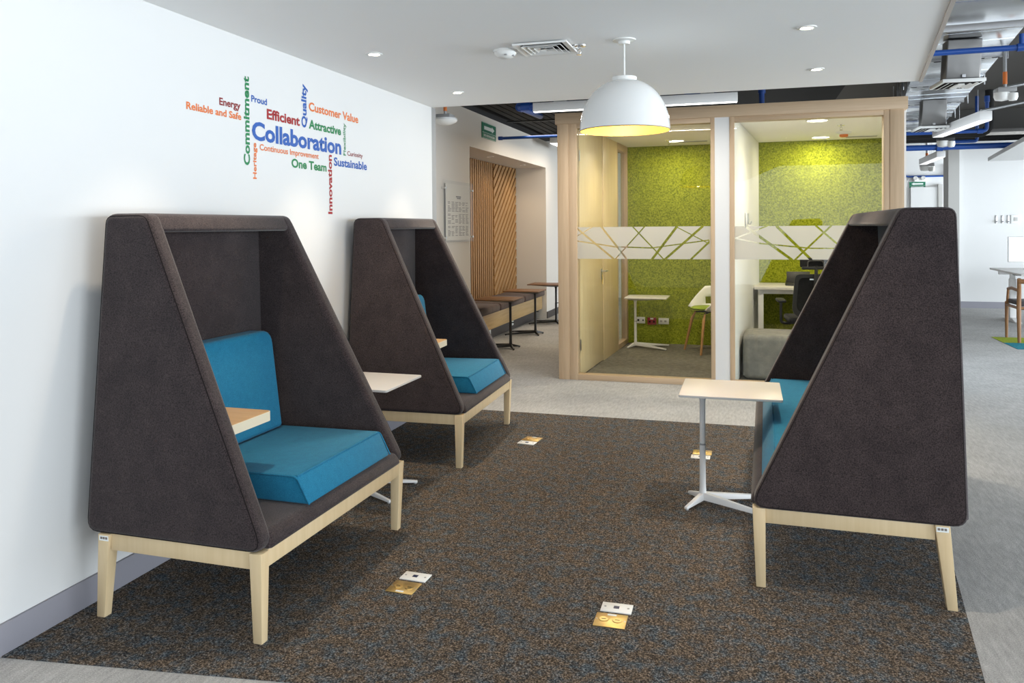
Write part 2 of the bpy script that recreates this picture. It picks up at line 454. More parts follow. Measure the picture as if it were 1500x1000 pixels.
# corridor wall with niche
CX = -2.94
bm = bmesh.new()
add_box(bm, CX - 0.15, CX, 5.76, 8.10, 0, 2.69)
add_box(bm, CX - 0.54, CX, 11.68, 14.66, 0, 2.69)
add_box(bm, CX - 0.15, CX, 8.25, 11.68, 2.29, 2.69)
add_box(bm, CX - 0.54, CX - 0.15, 8.25, 11.68, 2.29, 2.35)
add_box(bm, CX - 0.70, CX - 0.55, 8.0, 11.9, 0, 2.40)
add_box(bm, CX - 0.54, CX, 8.10, 8.25, 0, 2.69)
add_box(bm, CX - 0.15, WX - 0.4, 5.70, 5.76, 0, 2.69)
wc = finish('wall_back_left', bm, CORR); structure(wc, 'beige corridor wall with a recessed bench niche', 'wall')
structure(box('wall_back', CORR, -6, -1.6, 15.4, 15.55, 0, 3.1), 'corridor end wall behind the bench niche', 'wall')
box('baseboard_back_left', DARKBASE, CX, CX + 0.012, 11.68, 14.66, 0, 0.10)
structure(bpy.data.objects['baseboard_back_left'], 'dark baseboard on the corridor wall beyond the bench', 'baseboard')
# slat wall in the niche (pieces are parts of the wall)
SX = CX - 0.50
sl0 = None
yy = 8.30; k = 0
while yy < 10.50:
    if sl0 is None:
        sl0 = box('slat', SLATW, 0, 0.035, 0, 0.052, 0.44, 2.285, parent=wc)
        sl0.location = (SX, yy, 0)
    else:
        c = sl0.copy(); COL.objects.link(c); c.location = (SX, yy, 0)
    yy += 0.0855
SLATD = mk_wood('warm_oak_slat_lighter', (0.37, 0.21, 0.085), (0.27, 0.145, 0.052), 2, 5, 0.5)
for i in range(-26, 16):
    th = R(40); dx, dz = math.cos(th), math.sin(th); nx, nz = -dz, dx
    cc = nx * 10.55 + nz * 0.44 + i * 0.105
    rect = [(10.55, 0.44), (11.66, 0.44), (11.66, 2.285), (10.55, 2.285)]
    q = clip(rect, nx, nz, cc + 0.070)
    q = clip(q, -nx, -nz, -cc) if q else q
    if q: prism('slat_diagonal', SLATD, q, YZ, SX, SX + 0.035, parent=wc)
box('slat_backing', SLATW, SX - 0.05, SX, 8.25, 11.68, 0.4, 2.29, parent=wc)

# far right walls
structure(box('wall_far_right', WHITE, 3.30, 9, 14.66, 14.80, 0, 2.80), 'bright white end wall behind the desks at the right', 'wall')
structure(box('baseboard_far_right', GREYBASE, 3.30, 9, 14.645, 14.66, 0, 0.105), 'grey baseboard of the bright end wall', 'baseboard')
structure(box('trim_3', GREYCOL, 3.14, 3.30, 14.45, 14.80, 0, 3.1), 'grey square column beside the bright end wall', 'column')
structure(box('wall_far', WHITE, 1.2, 9, 17.5, 17.64, 0, 3.1), 'distant white wall carrying the far exit sign', 'wall')
d2 = thing('door_2', 'plain white door in the distant wall right of the exit sign', 'door', (3.42, 17.49, 0), kind='structure')
box('leaf', WHITE, -0.3, 0.19, -0.03, 0, 0, 2.12, d2)
box('jamb', GREYCOL, 0.19, 0.27, -0.05, 0, 0, 2.17, d2)
box('handle', STEEL, 0.13, 0.16, -0.08, -0.03, 1.0, 1.12, d2)
cl = thing('ceiling_cloud', 'white suspended ceiling panel hanging over the desks at the right', 'ceiling panel', (3.496, 13.617, CZ), R(-8.0), kind='structure')
box('panel', WHITE, 0, 3.0, -9.0, 0, 0, 0.055, cl)

# ---------------------------------------------------------------- glass meeting rooms
GY = 7.08
structure(box('trim_4', BOOTHH, -1.684, 1.24, 7.045, 7.20, 2.327, 2.427, bev=0.002), 'oak beam across the top of both glass meeting rooms', 'beam')
def glass_lines(x0, x1, z0, z1, strips):
    pieces = [[(x0, z0), (x1, z0), (x1, z1), (x0, z1)]]
    for (ax, az, bx, bz, w) in strips:
        lo, hi = min(ax, bx) - w * 0.3, max(ax, bx) + w * 0.3
        L = math.hypot(bx - ax, bz - az); nx, nz = -(bz - az) / L, (bx - ax) / L; c = nx * ax + nz * az
        new = []
        for p in pieces:
            for q in (clip(p, 1, 0, lo), clip(p, -1, 0, -hi)):
                if q: new.append(q)
            mid = clip(p, 1, 0, hi); mid = clip(mid, -1, 0, -lo) if mid else mid
            if mid:
                for q in (clip(mid, nx, nz, c - w / 2), clip(mid, -nx, -nz, -(c + w / 2))):
                    if q: new.append(q)
        pieces = new
    return pieces
def film(parent, x0, x1, z0, z1, strips):
    bm = bmesh.new()
    for q in glass_lines(x0, x1, z0, z1, strips): add_prism(bm, q, XZ, GY - 0.0010, GY - 0.0004)
    o = finish('frosted_film', bm, FILM, parent); o['label'] = 'frosted film band with clear crossing lines'
    return o
w1 = thing('window_1', 'left glass front of the meeting room with the small white table', 'window', (0, 0, 0), kind='structure')
box('post', BOOTHW, -1.667, -1.566, 7.06, 7.19, 0, 2.327, w1, 0.002)
box('jamb', BOOTHW, -1.566, -1.489, 7.065, 7.16, 0, 2.327, w1, 0.002)
box('jamb', BOOTHW, -0.31, -0.274, 7.065, 7.16, 0, 2.327, w1, 0.002)
box('head_rail', BOOTHH, -1.489, -0.31, 7.065, 7.16, 2.285, 2.327, w1, 0.002)
box('bottom_rail', BOOTHH, -1.489, -0.31, 7.065, 7.16, 0, 0.052, w1, 0.002)
g1 = box('glass_pane', GLASS, -1.489, -0.31, GY, GY + 0.010, 0.052, 2.285, w1)
def fx1(X): return -1.489 + (X - 40) / 1390 * 1.179
def fz1(Y): return 1.39 - (Y - 88) / 342 * 0.287
L1 = [(40, 105, 430, 430, 20), (40, 182, 205, 86, 10), (40, 238, 430, 298, 14), (430, 300, 830, 313, 13), (830, 313, 1410, 232, 12), (300, 86, 560, 420, 20),
      (632, 86, 955, 434, 13), (758, 86, 445, 434, 13), (1092, 86, 832, 434, 26), (1095, 98, 1410, 268, 10), (1352, 86, 965, 434, 24), (1412, 252, 1228, 434, 20)]
sc1 = 1.179 / 1390
film(g1, -1.489, -0.31, 1.103, 1.39, [(fx1(a), fz1(b), fx1(c), fz1(d), w * sc1) for a, b, c, d, w in L1])
w2 = thing('window_2', 'right glass front of the meeting room with the office chair', 'window', (0, 0, 0), kind='structure')
box('jamb', BOOTHW, -0.151, -0.11, 7.065, 7.16, 0, 2.327, w2, 0.002)
box('jamb', BOOTHW, 1.062, 1.108, 7.065, 7.16, 0, 2.327, w2, 0.002)
box('post', BOOTHW, 1.108, 1.214, 7.06, 7.19, 0, 2.327, w2, 0.002)
box('head_rail', BOOTHH, -0.11, 1.062, 7.065, 7.16, 2.285, 2.327, w2, 0.002)
box('bottom_rail', BOOTHH, -0.11, 1.062, 7.065, 7.16, 0, 0.052, w2, 0.002)
g2 = box('glass_pane', GLASS, -0.11, 1.062, GY, GY + 0.010, 0.052, 2.285, w2)
sc2 = 0.00605 / 7.895
def fx2(X): return -0.11 + (X - 48) * sc2
def fz2(Y): return 1.387 - (Y - 78) / 397 * 0.284
L2 = [(158, 76, 655, 478, 30), (40, 228, 395, 76, 15), (40, 218, 330, 285, 16), (330, 285, 850, 342, 15), (850, 342, 1560, 345, 13), (492, 76, 855, 478, 30),
      (685, 478, 1060, 76, 20), (900, 76, 1310, 478, 20), (1400, 76, 1100, 478, 20)]
film(g2, -0.11, 1.062, 1.103, 1.387, [(fx2(a), fz2(b), fx2(c), fz2(d), w * sc2) for a, b, c, d, w in L2])
# partition between the rooms
pt = thing('wall_partition', 'narrow white wall end between the two glass fronts', 'wall', (0, 0, 0), kind='structure')
box('wall_end', WHITE, -0.274, -0.151, 7.07, 7.16, 0.055, 2.327, pt)
box('wall_base', GREYBASE, -0.274, -0.151, 7.066, 7.16, 0, 0.055, pt)
prism('partition_panel', WHITE, [(-0.20, 7.16), (-0.112, 7.16), (0.119, 9.46), (0.03, 9.46)], XY, 0, CZ, pt)
# back walls
structure(box('wall_booth_left', FELT, -1.384, 0.03, 9.46, 9.50, 0, CZ), 'green felt back wall of the left meeting room', 'wall')
structure(box('wall_booth_right', FELT, 0.119, 1.50, 9.46, 9.50, 0, CZ), 'green felt back wall of the right meeting room', 'wall')
structure(prism('wall_booth_side', WHITE, [(1.20, 7.19), (1.25, 7.19), (1.55, 9.5), (1.50, 9.5)], XY, 0, 2.42), 'right side wall of the right meeting room', 'wall')
structure(prism('ceiling_booth', CEIL_BOOTH, [(-1.66, 7.16), (1.25, 7.16), (1.62, 9.52), (-1.44, 9.52)], XY, CZ, 2.42), 'cream ceiling of the two glass meeting rooms', 'ceiling')
# left side wall: door and sidelight, local frame runs from the jamb to the back wall
SA = math.atan2(0.106, 2.33)
d1 = thing('door_1', 'pale maple door in the side wall of the left meeting room', 'door', (-1.489, 7.16, 0), -SA, kind='structure')
box('leaf', DOORW, -0.045, 0.0, 0.03, 0.97, 0.012, CZ, d1, 0.002)
box('jamb_post', DOORW, -0.07, 0.008, 0.985, 1.70, 0, CZ, d1, 0.002)
h = lathe('handle', STEEL, [(0.0, 0), (0.027, 0), (0.027, 0.008), (0.01, 0.010), (0.01, 0.05), (0, 0.05)], 16, parent=d1)
h.rotation_euler = (0, R(90), 0); h.location = (0.0, 0.90, 0.935)
tube('lever', STEEL, [(0.042, 0, 0), (0.045, 0.03, 0.0), (0.045, 0.10, 0.0)], 0.009, 8, h).location = (0, 0, 0)
bpy.data.objects['lever'].rotation_euler = (0, R(-90), 0)
tube('keys', BRASS, [(0.012, 0.9, 0.90), (0.016, 0.905, 0.86), (0.014, 0.90, 0.80)], 0.005, 6, d1)
box('key_plate', STEEL, 0, 0.006, 0.875, 0.925, 0.85, 0.915, d1, 0.001)
for z in (0.25, 1.12, 2.0): box('hinge', STEEL, -0.002, 0.006, 0.012, 0.034, z, z + 0.10, d1)
w3 = thing('window_3', 'narrow sidelight pane between the maple door and the green wall', 'window', (-1.489, 7.16, 0), -SA, kind='structure')
box('frame_stile', BOOTHW, -0.06, 0.01, 1.70, 1.73, 0, CZ, w3)
box('frame_stile', BOOTHW, -0.06, 0.01, 2.23, 2.30, 0, CZ, w3)
box('frame_rail', BOOTHY, -0.06, 0.01, 1.73, 2.23, 0, 0.06, w3)
box('frame_rail', BOOTHY, -0.06, 0.01, 1.73, 2.23, 2.26, CZ, w3)
box('glass_pane', GLASS, -0.028, -0.020, 1.73, 2.23, 0.06, 2.26, w3)

# ================================================================== LOUNGE PODS
zb, HT, D, DT, YT, WB, WT, TH = 0.31, 1.456, 0.741, 0.725, 0.535, 0.559, 0.463, 0.078
def fw(z): return WB + (WT - WB) * (z - zb) / (HT - zb)      # outer half width
def ff(z): return YT * (z - zb) / (HT - zb)                  # front edge depth
def fd(z): return D + (DT - D) * (z - zb) / (HT - zb)        # rear edge depth
def make_pod(label, wb=WB, wt=WT, x0=-0.240, x1=0.430, c0=-0.300, c1=0.400, bv=0.026, cd=0.014):
    def fw(z): return wb + (wt - wb) * (z - zb) / (HT - zb)
    t = thing('lounge_pod', label, 'seat', (0, 0, 0), group='high-sided lounge pods')
    prof = [(-0.012, zb), (D, zb), (DT, HT), (YT, HT)]
    for s in (-1, 1):
        f = lambda a, b, q, s=s: (s * (fw(b) - q), a, b)
        padded('side_panel', CHAR, prof, [0.045, 0.05, 0.040, 0.045], f, TH, bv, t)
        # welt line sewn round the outer face
        inner = round_poly([(0.000, zb + 0.008), (D - 0.009, zb + 0.008), (DT - 0.008, HT - 0.009), (YT + 0.005, HT - 0.009)], [0.04, 0.045, 0.03, 0.05], 4)
        pts = [(s * (fw(b) - (0.0068 if bv > 0.02 else 0.0022)), a, b) for a, b in inner]
        tube('welt_seam', SEAM, pts + [pts[0]], 0.0019, 6, t)
    z1 = HT - 0.070; wi = 0.06
    p = lambda z, a, s, e: (s * (fw(z) - e), a, z)
    hexa('top_panel', CHAR, [p(z1, ff(z1) + 0.001, -1, wi), p(z1, ff(z1) + 0.001, 1, wi), p(z1, DT - 0.005, 1, wi), p(z1, DT - 0.005, -1, wi),
                             p(HT, YT + 0.004, -1, wi - 0.035), p(HT, YT + 0.004, 1, wi - 0.035), p(HT, DT - 0.01, 1, wi - 0.035), p(HT, DT - 0.01, -1, wi - 0.035)], t, 0.02, 4)
    z1 = zb + 0.060
    hexa('seat_base', CHAR, [p(zb, -0.010, -1, wi - 0.02), p(zb, -0.010, 1, wi - 0.02), p(zb, D - 0.01, 1, wi), p(zb, D - 0.01, -1, wi),
                             p(z1, ff(z1) - 0.012, -1, wi), p(z1, ff(z1) - 0.012, 1, wi), p(z1, D - 0.01, 1, wi), p(z1, D - 0.01, -1, wi)], t, 0.024, 4)
    za, zc = zb + 0.06, HT - 0.055
    hexa('back_panel', CHAR, [p(za, 0.705, -1, wi), p(za, 0.705, 1, wi), p(za, D - 0.006, 1, wi), p(za, D - 0.006, -1, wi),
                              p(zc, 0.662, -1, wi), p(zc, 0.662, 1, wi), p(zc, DT - 0.006, 1, wi), p(zc, DT - 0.006, -1, wi)], t, 0.006, 2)
    hexa('rear_shell', CHAR, [p(zb + .02, D - 0.01, -1, 0.012), p(zb + .02, D - 0.01, 1, 0.012), p(zb + .02, D + 0.007, 1, 0.03), p(zb + .02, D + 0.007, -1, 0.03),
                              p(1.18, fd(1.18) - 0.01, -1, 0.012), p(1.18, fd(1.18) - 0.01, 1, 0.012), p(1.18, fd(1.18) + 0.007, 1, 0.03), p(1.18, fd(1.18) + 0.007, -1, 0.03)], t, 0.008, 2)
    # wooden base
    for s in (-1, 1):
        bm = bmesh.new()
        a0, a1 = s * (wb - 0.004), s * (wb - 0.052); b0, b1 = s * (wb - 0.021), s * (wb - 0.055)
        add_hexa(bm, [(b0, 0.017, 0), (b1, 0.017, 0), (b1, 0.052, 0), (b0, 0.052, 0), (a0, 0.004, 0.312), (a1, 0.004, 0.312), (a1, 0.052, 0.312), (a0, 0.052, 0.312)], 0.003, 2)
        finish('leg', bm, BEIGE, t, 40)
        bm = bmesh.new()
        add_hexa(bm, [(b0, 0.676, 0), (b1, 0.676, 0), (b1, 0.711, 0), (b0, 0.711, 0), (a0, 0.632, 0.312), (a1, 0.632, 0.312), (a1, 0.682, 0.312), (a0, 0.682, 0.312)], 0.003, 2)
        lg = finish('leg', bm, BEIGE, t, 40)
        tg = box('inventory_tag', SIGNW, s * (wb - 0.0055) - 0.0015, s * (wb - 0.0055) + 0.0015, 0.637, 0.677, 0.288, 0.306, lg)
        tg['label'] = 'small white tag'
        for k in range(3): box('print', INK, s * (wb - 0.0035) - 0.0006, s * (wb - 0.0035) + 0.0006, 0.641 + k * 0.011, 0.649 + k * 0.011, 0.294, 0.302, tg)
        box('side_rail', BEIGE, min(s * (wb - 0.016), s * (wb - 0.041)), max(s * (wb - 0.016), s * (wb - 0.041)), 0.05, 0.636, 0.253, 0.312, t, 0.002)
    box('front_rail', BEIGE, -wb + 0.049, wb - 0.049, 0.010, 0.036, 0.253, 0.312, t, 0.002)
    box('back_rail', BEIGE, -wb + 0.049, wb - 0.049, 0.642, 0.668, 0.253, 0.312, t, 0.002)
    # cushions
    zq = z1 + 0.001; zt = zq + 0.106
    bm = bmesh.new()
    add_hexa(bm, [(x0, cd, zq), (x1, cd, zq), (x1, 0.60, zq), (x0, 0.60, zq), (x0 - 0.004, cd + 0.052, zt), (x1, cd + 0.052, zt), (x1, 0.60, zt - 0.006), (x0 - 0.004, 0.60, zt - 0.006)], 0.010, 3)
    sc = finish('seat_cushion', bm, TEAL, t, 45)
    pts = bend([(x0 - .004, 0.56, zt - 0.007), (x0 - .004, cd + 0.052, zt - 0.003), (x0 - 0.001, cd, zq + 0.003)], 0.02)
    tube('piping', TEAL, pts, 0.0035, 6, sc)
    pts = bend([(x0, cd + 0.052, zt - 0.002), (x1, cd + 0.052, zt - 0.002), (x1, cd, zq + 0.003)], 0.02)
    tube('piping', TEAL, pts, 0.0030, 6, sc)
    prof = [(c0, 0.474), (c1, 0.474), (c1, 0.925), (c0, 0.925)]
    padded('back_cushion', TEAL, prof, [0.02, 0.02, 0.065, 0.065], lambda a, b, q: (a, 0.545 + (b - 0.474) * 0.12 + q, b), 0.098, 0.020, t)
    return t
def add_tablet(t):
    z = 0.69
    pr = round_poly([(-0.48, 0.235), (-0.150, 0.235), (-0.150, 0.525), (-0.46, 0.525)], [0, 0.018, 0.018, 0], 4)
    o = prism('tablet_shelf', OAKTOP, pr, XY, z - 0.037, z, t, 0.0015, 1)
    o['label'] = 'small oak side shelf inside the pod'
    pr2 = round_poly([(-0.48, 0.2335), (-0.1485, 0.2335), (-0.1485, 0.5265), (-0.46, 0.5265)], [0, 0.018, 0.018, 0], 4)
    prism('edge_band', OAKEDGE, pr2, XY, z - 0.0375, z - 0.0012, o)
    box('shelf_bracket', BEIGE, -0.50, -0.44, 0.30, 0.48, z - 0.075, z - 0.037, o)
    return t
pod1 = make_pod('charcoal brown high-sided lounge pod nearest the camera, under the coloured wall words')
add_tablet(pod1)
pod2 = copy_tree(pod1)
pod2['label'] = 'charcoal lounge pod by the far end of the white wall, facing the room'
pod3 = make_pod('wide charcoal lounge pod turned to the wall, standing alone at the right', 0.978, 0.866, -0.83, 0.83, -0.80, 0.80, 0.013, 0.034)
for o, (x, y, a) in ((pod1, (-1.542, 2.818, 0.75)), (pod2, (-1.591, 4.819, -1.69))):
    o.location = (x, y, 0.004); o.rotation_euler = (0, 0, R(90 - a))
pod3.location = (0.028, 4.130, 0.004); pod3.rotation_euler = (0, 0, R(-90 - 1.16))

# ================================================================== C-TABLES
def make_table(label, group, top_m, top_l, met, zt=0.585):
    t = thing('side_table', label, 'table', (0, 0, 0), group=group)
    pr = round_poly([(-0.10, -0.215), (0.375, -0.215), (0.375, 0.215), (-0.10, 0.215)], [0.012] * 4, 3)
    o = prism('tabletop', top_m, pr, XY, zt - 0.012, zt, t, 0.002, 2)
    # tapered tray under the top
    hexa('top_bracket', met, [(-0.05, -0.05, zt - 0.042), (0.10, -0.05, zt - 0.042), (0.10, 0.05, zt - 0.042), (-0.05, 0.05, zt - 0.042),
                              (-0.095, -0.20, zt - 0.012), (0.33, -0.20, zt - 0.012), (0.33, 0.20, zt - 0.012), (-0.095, 0.20, zt - 0.012)], t, 0.002, 1)
    bm = bmesh.new()
    add_tube(bm, [(0, 0, 0.03), (0, 0, 0.05), (0, 0, 0.10), (0, 0, 0.30)], [0.020, 0.018, 0.0155, 0.0150], 14)
    finish('lower_column', met, t, 50) if False else finish('lower_column', bm, met, t, 50)
    tube('upper_column', met, [(0, 0, 0.30), (0, 0, zt - 0.07), (0, 0, zt - 0.038)], [0.0135, 0.0145, 0.022], 14, t)
    tube('collar', GPLAS if met is not BMET else BMET, [(0, 0, 0.296), (0, 0, 0.304)], 0.0160, 14, t)
    if met is BMET: tube('height_knob', BMET, [(0, 0, 0.30), (-0.045, 0, 0.30)], 0.006, 8, t)
    for (tx, ty) in ((-0.075, -0.125), (-0.075, 0.125), (0.365, -0.165), (0.365, 0.165)):
        d = Vector((tx, ty, 0)); L = d.length; d.normalize(); n = Vector((-d.y, d.x, 0))
        def q(s, w, z): v = d * s + n * w; return (v.x, v.y, z)
        lg = hexa('base_leg', met, [q(-0.006, -0.016, 0.022), q(L, -0.010, 0.006), q(L, 0.010, 0.006), q(-0.006, 0.016, 0.022),
                                    q(-0.006, -0.012, 0.060), q(L, -0.008, 0.018), q(L, 0.008, 0.018), q(-0.006, 0.012, 0.060)], t, 0.003, 2)
        e = d * (L - 0.012); tube('glide', GPLAS if met is not BMET else BMET, [(e.x, e.y, 0.0), (e.x, e.y, 0.008)], 0.008, 10, lg)
    return t
tw = make_table('white laptop side table in front of the pod that stands alone', 'white side tables', WLAM, None, WMET)
tw.location = (-0.222, 4.06, 0.004); tw.rotation_euler = (0, 0, 0)
bpy.context.view_layer.update()
tw2 = dup(tw, 'white laptop side table between the two pods on the wall side', (-2.10, 3.81, 0.004), R(-1.0))
tw3 = dup(tw, 'white laptop side table inside the glass room near the green wall', (-1.245, 9.12, 0.003), R(0))
tw4 = make_table('nearest black-legged brown top side table at the corridor bench', 'black side tables at the bench', WALNUT, None, BMET, 0.575)
tw4.location = (-2.62, 8.70, 0); tw4.rotation_euler = (0, 0, R(180))
dup(tw4, 'middle black-legged brown top side table at the corridor bench', (-2.645, 9.90, 0), R(180))
dup(tw4, 'farthest black-legged brown top side table at the corridor bench', (-2.65, 11.08, 0), R(180))

# ================================================================== WALL WORDS
WC = {'green': (0.012, 0.21, 0.075), 'maroon': (0.24, 0.018, 0.022), 'orange': (0.72, 0.17, 0.035), 'blue': (0.018, 0.10, 0.40), 'red': (0.34, 0.016, 0.022)}
WM = {k: mat('vinyl_' + k, c, 0.45, spec=0.3) for k, c in WC.items()}
def hword(body, col, y0, z, w, cap, label, bold=0.012):
    bold += 0.014
    o = lettering('wall_word', body, lambda u, v: (WX + 0.0012, y0 + u, z + v), w, cap, WM[col], bold=bold)
    tag(o, label, 'lettering', 'coloured words on the white wall')
def vword(body, col, y, z0, w, cap, label, bold=0.012):
    bold += 0.014
    o = lettering('wall_word', body, lambda u, v: (WX + 0.0012, y - v, z0 + u), w, cap, WM[col], bold=bold)
    tag(o, label, 'lettering', 'coloured words on the white wall')
vword('Commitment', 'green', 3.394, 1.713, 0.438, 0.045, 'large upright green word Commitment on the white wall', 0.02)
hword('Energy', 'maroon', 3.164, 1.981, 0.161, 0.033, 'dark red word Energy on the white wall')
hword('Reliable and Safe', 'orange', 2.936, 1.930, 0.394, 0.031, 'orange words Reliable and Safe on the white wall')
hword('Proud', 'blue', 3.413, 2.033, 0.134, 0.031, 'small blue word Proud on the white wall')
hword('Efficient', 'red', 3.545, 1.965, 0.312, 0.048, 'red word Efficient above the big blue word', 0.02)
vword('Quality', 'blue', 3.925, 1.960, 0.242, 0.048, 'upright blue word Quality on the white wall', 0.02)
hword('Customer Value', 'orange', 3.952, 2.063, 0.589, 0.046, 'orange words Customer Value at top right of the wall words')
hword('Attractive', 'green', 3.950, 1.963, 0.367, 0.047, 'green word Attractive on the white wall', 0.02)
hword('Collaboration', 'blue', 3.415, 1.848, 0.903, 0.085, 'largest blue word Collaboration in the middle of the wall', 0.02)
vword('Flexibility', 'green', 4.374, 1.843, 0.197, 0.030, 'thin upright green word Flexibility on the white wall', 0.0)
hword('Continuous Improvement', 'orange', 3.479, 1.798, 0.574, 0.030, 'orange words Continuous Improvement under the big blue word', 0.004)
vword('Heritage', 'orange', 3.449, 1.649, 0.181, 0.028, 'upright orange word Heritage on the white wall')
hword('One Team', 'green', 3.769, 1.732, 0.371, 0.045, 'green words One Team on the white wall', 0.018)
hword('Curiosity', 'maroon', 4.393, 1.847, 0.203, 0.027, 'small dark red word Curiosity on the white wall', 0.0)
hword('Sustainable', 'blue', 4.227, 1.774, 0.426, 0.047, 'blue word Sustainable at the lower right of the wall words', 0.014)
vword('Innovation', 'red', 4.201, 1.483, 0.350, 0.045, 'upright red word Innovation hanging below the other wall words', 0.018)

# ================================================================== FLOOR OUTLETS
def outlet(x, y, rot, la, lb, flip=False):
    zf = 0.004
    t = thing('floor_outlet', la, 'floor outlet', (x, y, zf), rot, 'brass floor outlets')
    box('cover_plate', BRASS, -0.056, 0.056, -0.048, 0.048, 0, 0.004, t, 0.0015)
    for sx in (-0.024, 0.024):
        lathe('screw_cap', BRASS, [(0.0, 0.0068), (0.016, 0.0068), (0.0175, 0.005), (0.0175, 0.004)], 20, (sx, 0.0, 0), t)
        box('cap_slot', SEAM, sx - 0.008, sx + 0.008, -0.0016, 0.0016, 0.0066, 0.0072, t)
    for sx in (-0.05, 0.05): lathe('screw', STEEL, [(0, 0.0052), (0.003, 0.0050), (0.003, 0.004)], 8, (sx, 0.0, 0), t)
    box('sticker', SIGNW, -0.016, 0.016, *(sorted((0.032 * (-1 if flip else 1), 0.043 * (-1 if flip else 1)))), 0.004, 0.0046, t)
    return t
def dataplate(x, y, rot, la):
    t = thing('data_outlet', la, 'floor outlet', (x, y, 0.004), rot, 'white floor data plates')
    box('cover_plate', WPLAS, -0.056, 0.056, -0.034, 0.034, 0, 0.005, t, 0.0015)
    box('port', NAVY, -0.011, 0.009, -0.009, 0.009, 0.005, 0.0062, t)
    for sx in (-0.042, 0.042): lathe('screw', GPLAS, [(0, 0.0066), (0.0045, 0.006), (0.0045, 0.005)], 10, (sx, 0, 0), t)
    return t
outlet(-1.283, 2.798, R(-2), 'brass floor outlet in front of the nearest lounge pod', '', True)
dataplate(-1.276, 2.895, R(-2), 'white floor data plate in front of the nearest lounge pod')
outlet(-0.470, 2.757, R(1), 'brass floor outlet in the open carpet nearest the camera', '')
dataplate(-0.463, 2.853, R(1), 'white floor data plate in the open carpet nearest the camera')
outlet(-1.362, 4.995, R(-8), 'brass floor outlet beside the far wall-side pod', '')
dataplate(-1.370, 4.898, R(-8), 'white floor data plate beside the far wall-side pod')
outlet(-0.273, 4.965, R(0), 'brass floor outlet behind the white side table column', '')
dataplate(-0.278, 4.864, R(0), 'white floor data plate behind the white side table column')

# ================================================================== LOWERED CEILING FIXTURES
def downlight(x, y, label, tr=0.045):
    t = thing('downlight', label, 'ceiling light', (x, y, CZ), 0, 'recessed downlights in the lowered ceiling')
    lathe('trim_ring', WPLAS, [(tr, 0.0), (tr, -0.004), (tr - 0.012, -0.006), (tr - 0.018, -0.001), (tr - 0.018, 0.0)], 28, parent=t)
    lathe('lamp_lens', E_SPOT, [(tr - 0.018, -0.002), (0.0, -0.003)], 24, parent=t)
    spot('downlight_beam', (x, y, CZ - 0.02), 48, WARM, 72, 1.0, 0.03)
downlight(-1.926, 3.89, 'small round downlight above the words, over the wall-side pods')
downlight(-1.929, 5.174, 'small round downlight close to the far end of the white wall')
downlight(0.271, 4.023, 'small round downlight nearest the right ceiling edge and camera')
downlight(0.399, 5.118, 'small round downlight near the far right corner of the lowered ceiling')
for x, y in ((-1.92, 2.60), (0.12, 2.85)): spot('downlight_beam', (x, y, CZ - 0.02), 42, WARM, 72, 1.0, 0.03)
t = thing('ceiling_detector', 'white domed detector left of the square ceiling vent', 'detector', (-1.232, 4.035, CZ))
lathe('base', WPLAS, [(0.0, 0), (0.064, 0), (0.064, -0.012), (0.0, -0.012)], 28, parent=t)
lathe('dome', WPLAS, [(0.060, -0.012), (0.055, -0.024), (0.040, -0.036), (0.022, -0.043), (0.0, -0.045)], 28, parent=t)
for a in (-70, -10): lathe('sensor_eye', GPLAS, [(0, -0.004), (0.008, -0.004), (0.008, 0.002)], 10, (0.046 * math.cos(R(a)), 0.046 * math.sin(R(a)), -0.031), t)
t = thing('ceiling_vent', 'square white louvered air vent in the lowered ceiling', 'vent', (-1.007, 4.02, CZ))
def ring(name, m, a, b, z0, z1, th, parent):
    bm = bmesh.new()
    o0 = [(-a, -a), (a, -a), (a, a), (-a, a)]; o1 = [(-b, -b), (b, -b), (b, b), (-b, b)]
    A = [bm.verts.new((x, y, z0)) for x, y in o0]; B = [bm.verts.new((x, y, z1)) for x, y in o1]
    A2 = [bm.verts.new((x, y, z0 + th)) for x, y in o0]; B2 = [bm.verts.new((x, y, z1 + th)) for x, y in o1]
    for i in range(4):
        j = (i + 1) % 4
        bm.faces.new((A[i], A[j], B[j], B[i])); bm.faces.new((A2[i], B2[i], B2[j], A2[j]))
        bm.faces.new((A[i], A2[i], A2[j], A[j])); bm.faces.new((B[i], B[j], B2[j], B2[i]))
    return finish(name, bm, m, parent)
ring('frame', WPLAS, 0.142, 0.112, -0.016, -0.010, 0.010, t)
box('dark_throat', SEAM, -0.115, 0.115, -0.115, 0.115, -0.0025, -0.0005, t)
for a in (0.104, 0.078, 0.052): ring('louver', WPLAS, a, a - 0.018, -0.018, -0.004, 0.0025, t)
lathe('center_cone', WPLAS, [(0.030, -0.018), (0.0, -0.006)], 4, parent=t, smooth=None)
def sprinkler(x, y, z, label):
    t = thing('sprinkler', label, 'sprinkler', (x, y, z), 0, 'ceiling sprinklers')
    lathe('escutcheon', CHROME, [(0, 0), (0.036, 0), (0.034, -0.006), (0.014, -0.009), (0.012, -0.004)], 22, parent=t)
    lathe('body', CHROME, [(0.009, -0.004), (0.009, -0.020), (0.004, -0.022), (0.0, -0.022)], 12, parent=t)
    for s in (-1, 1): tube('yoke_arm', CHROME, [(s * 0.008, 0, -0.018), (s * 0.011, 0, -0.032), (s * 0.003, 0, -0.046)], 0.0022, 6, t)
    lathe('deflector', CHROME, [(0.0, -0.046), (0.015, -0.047), (0.015, -0.049), (0.0, -0.050)], 14, parent=t)
sprinkler(-0.835, 4.045, CZ, 'chrome sprinkler head beside the square ceiling vent')

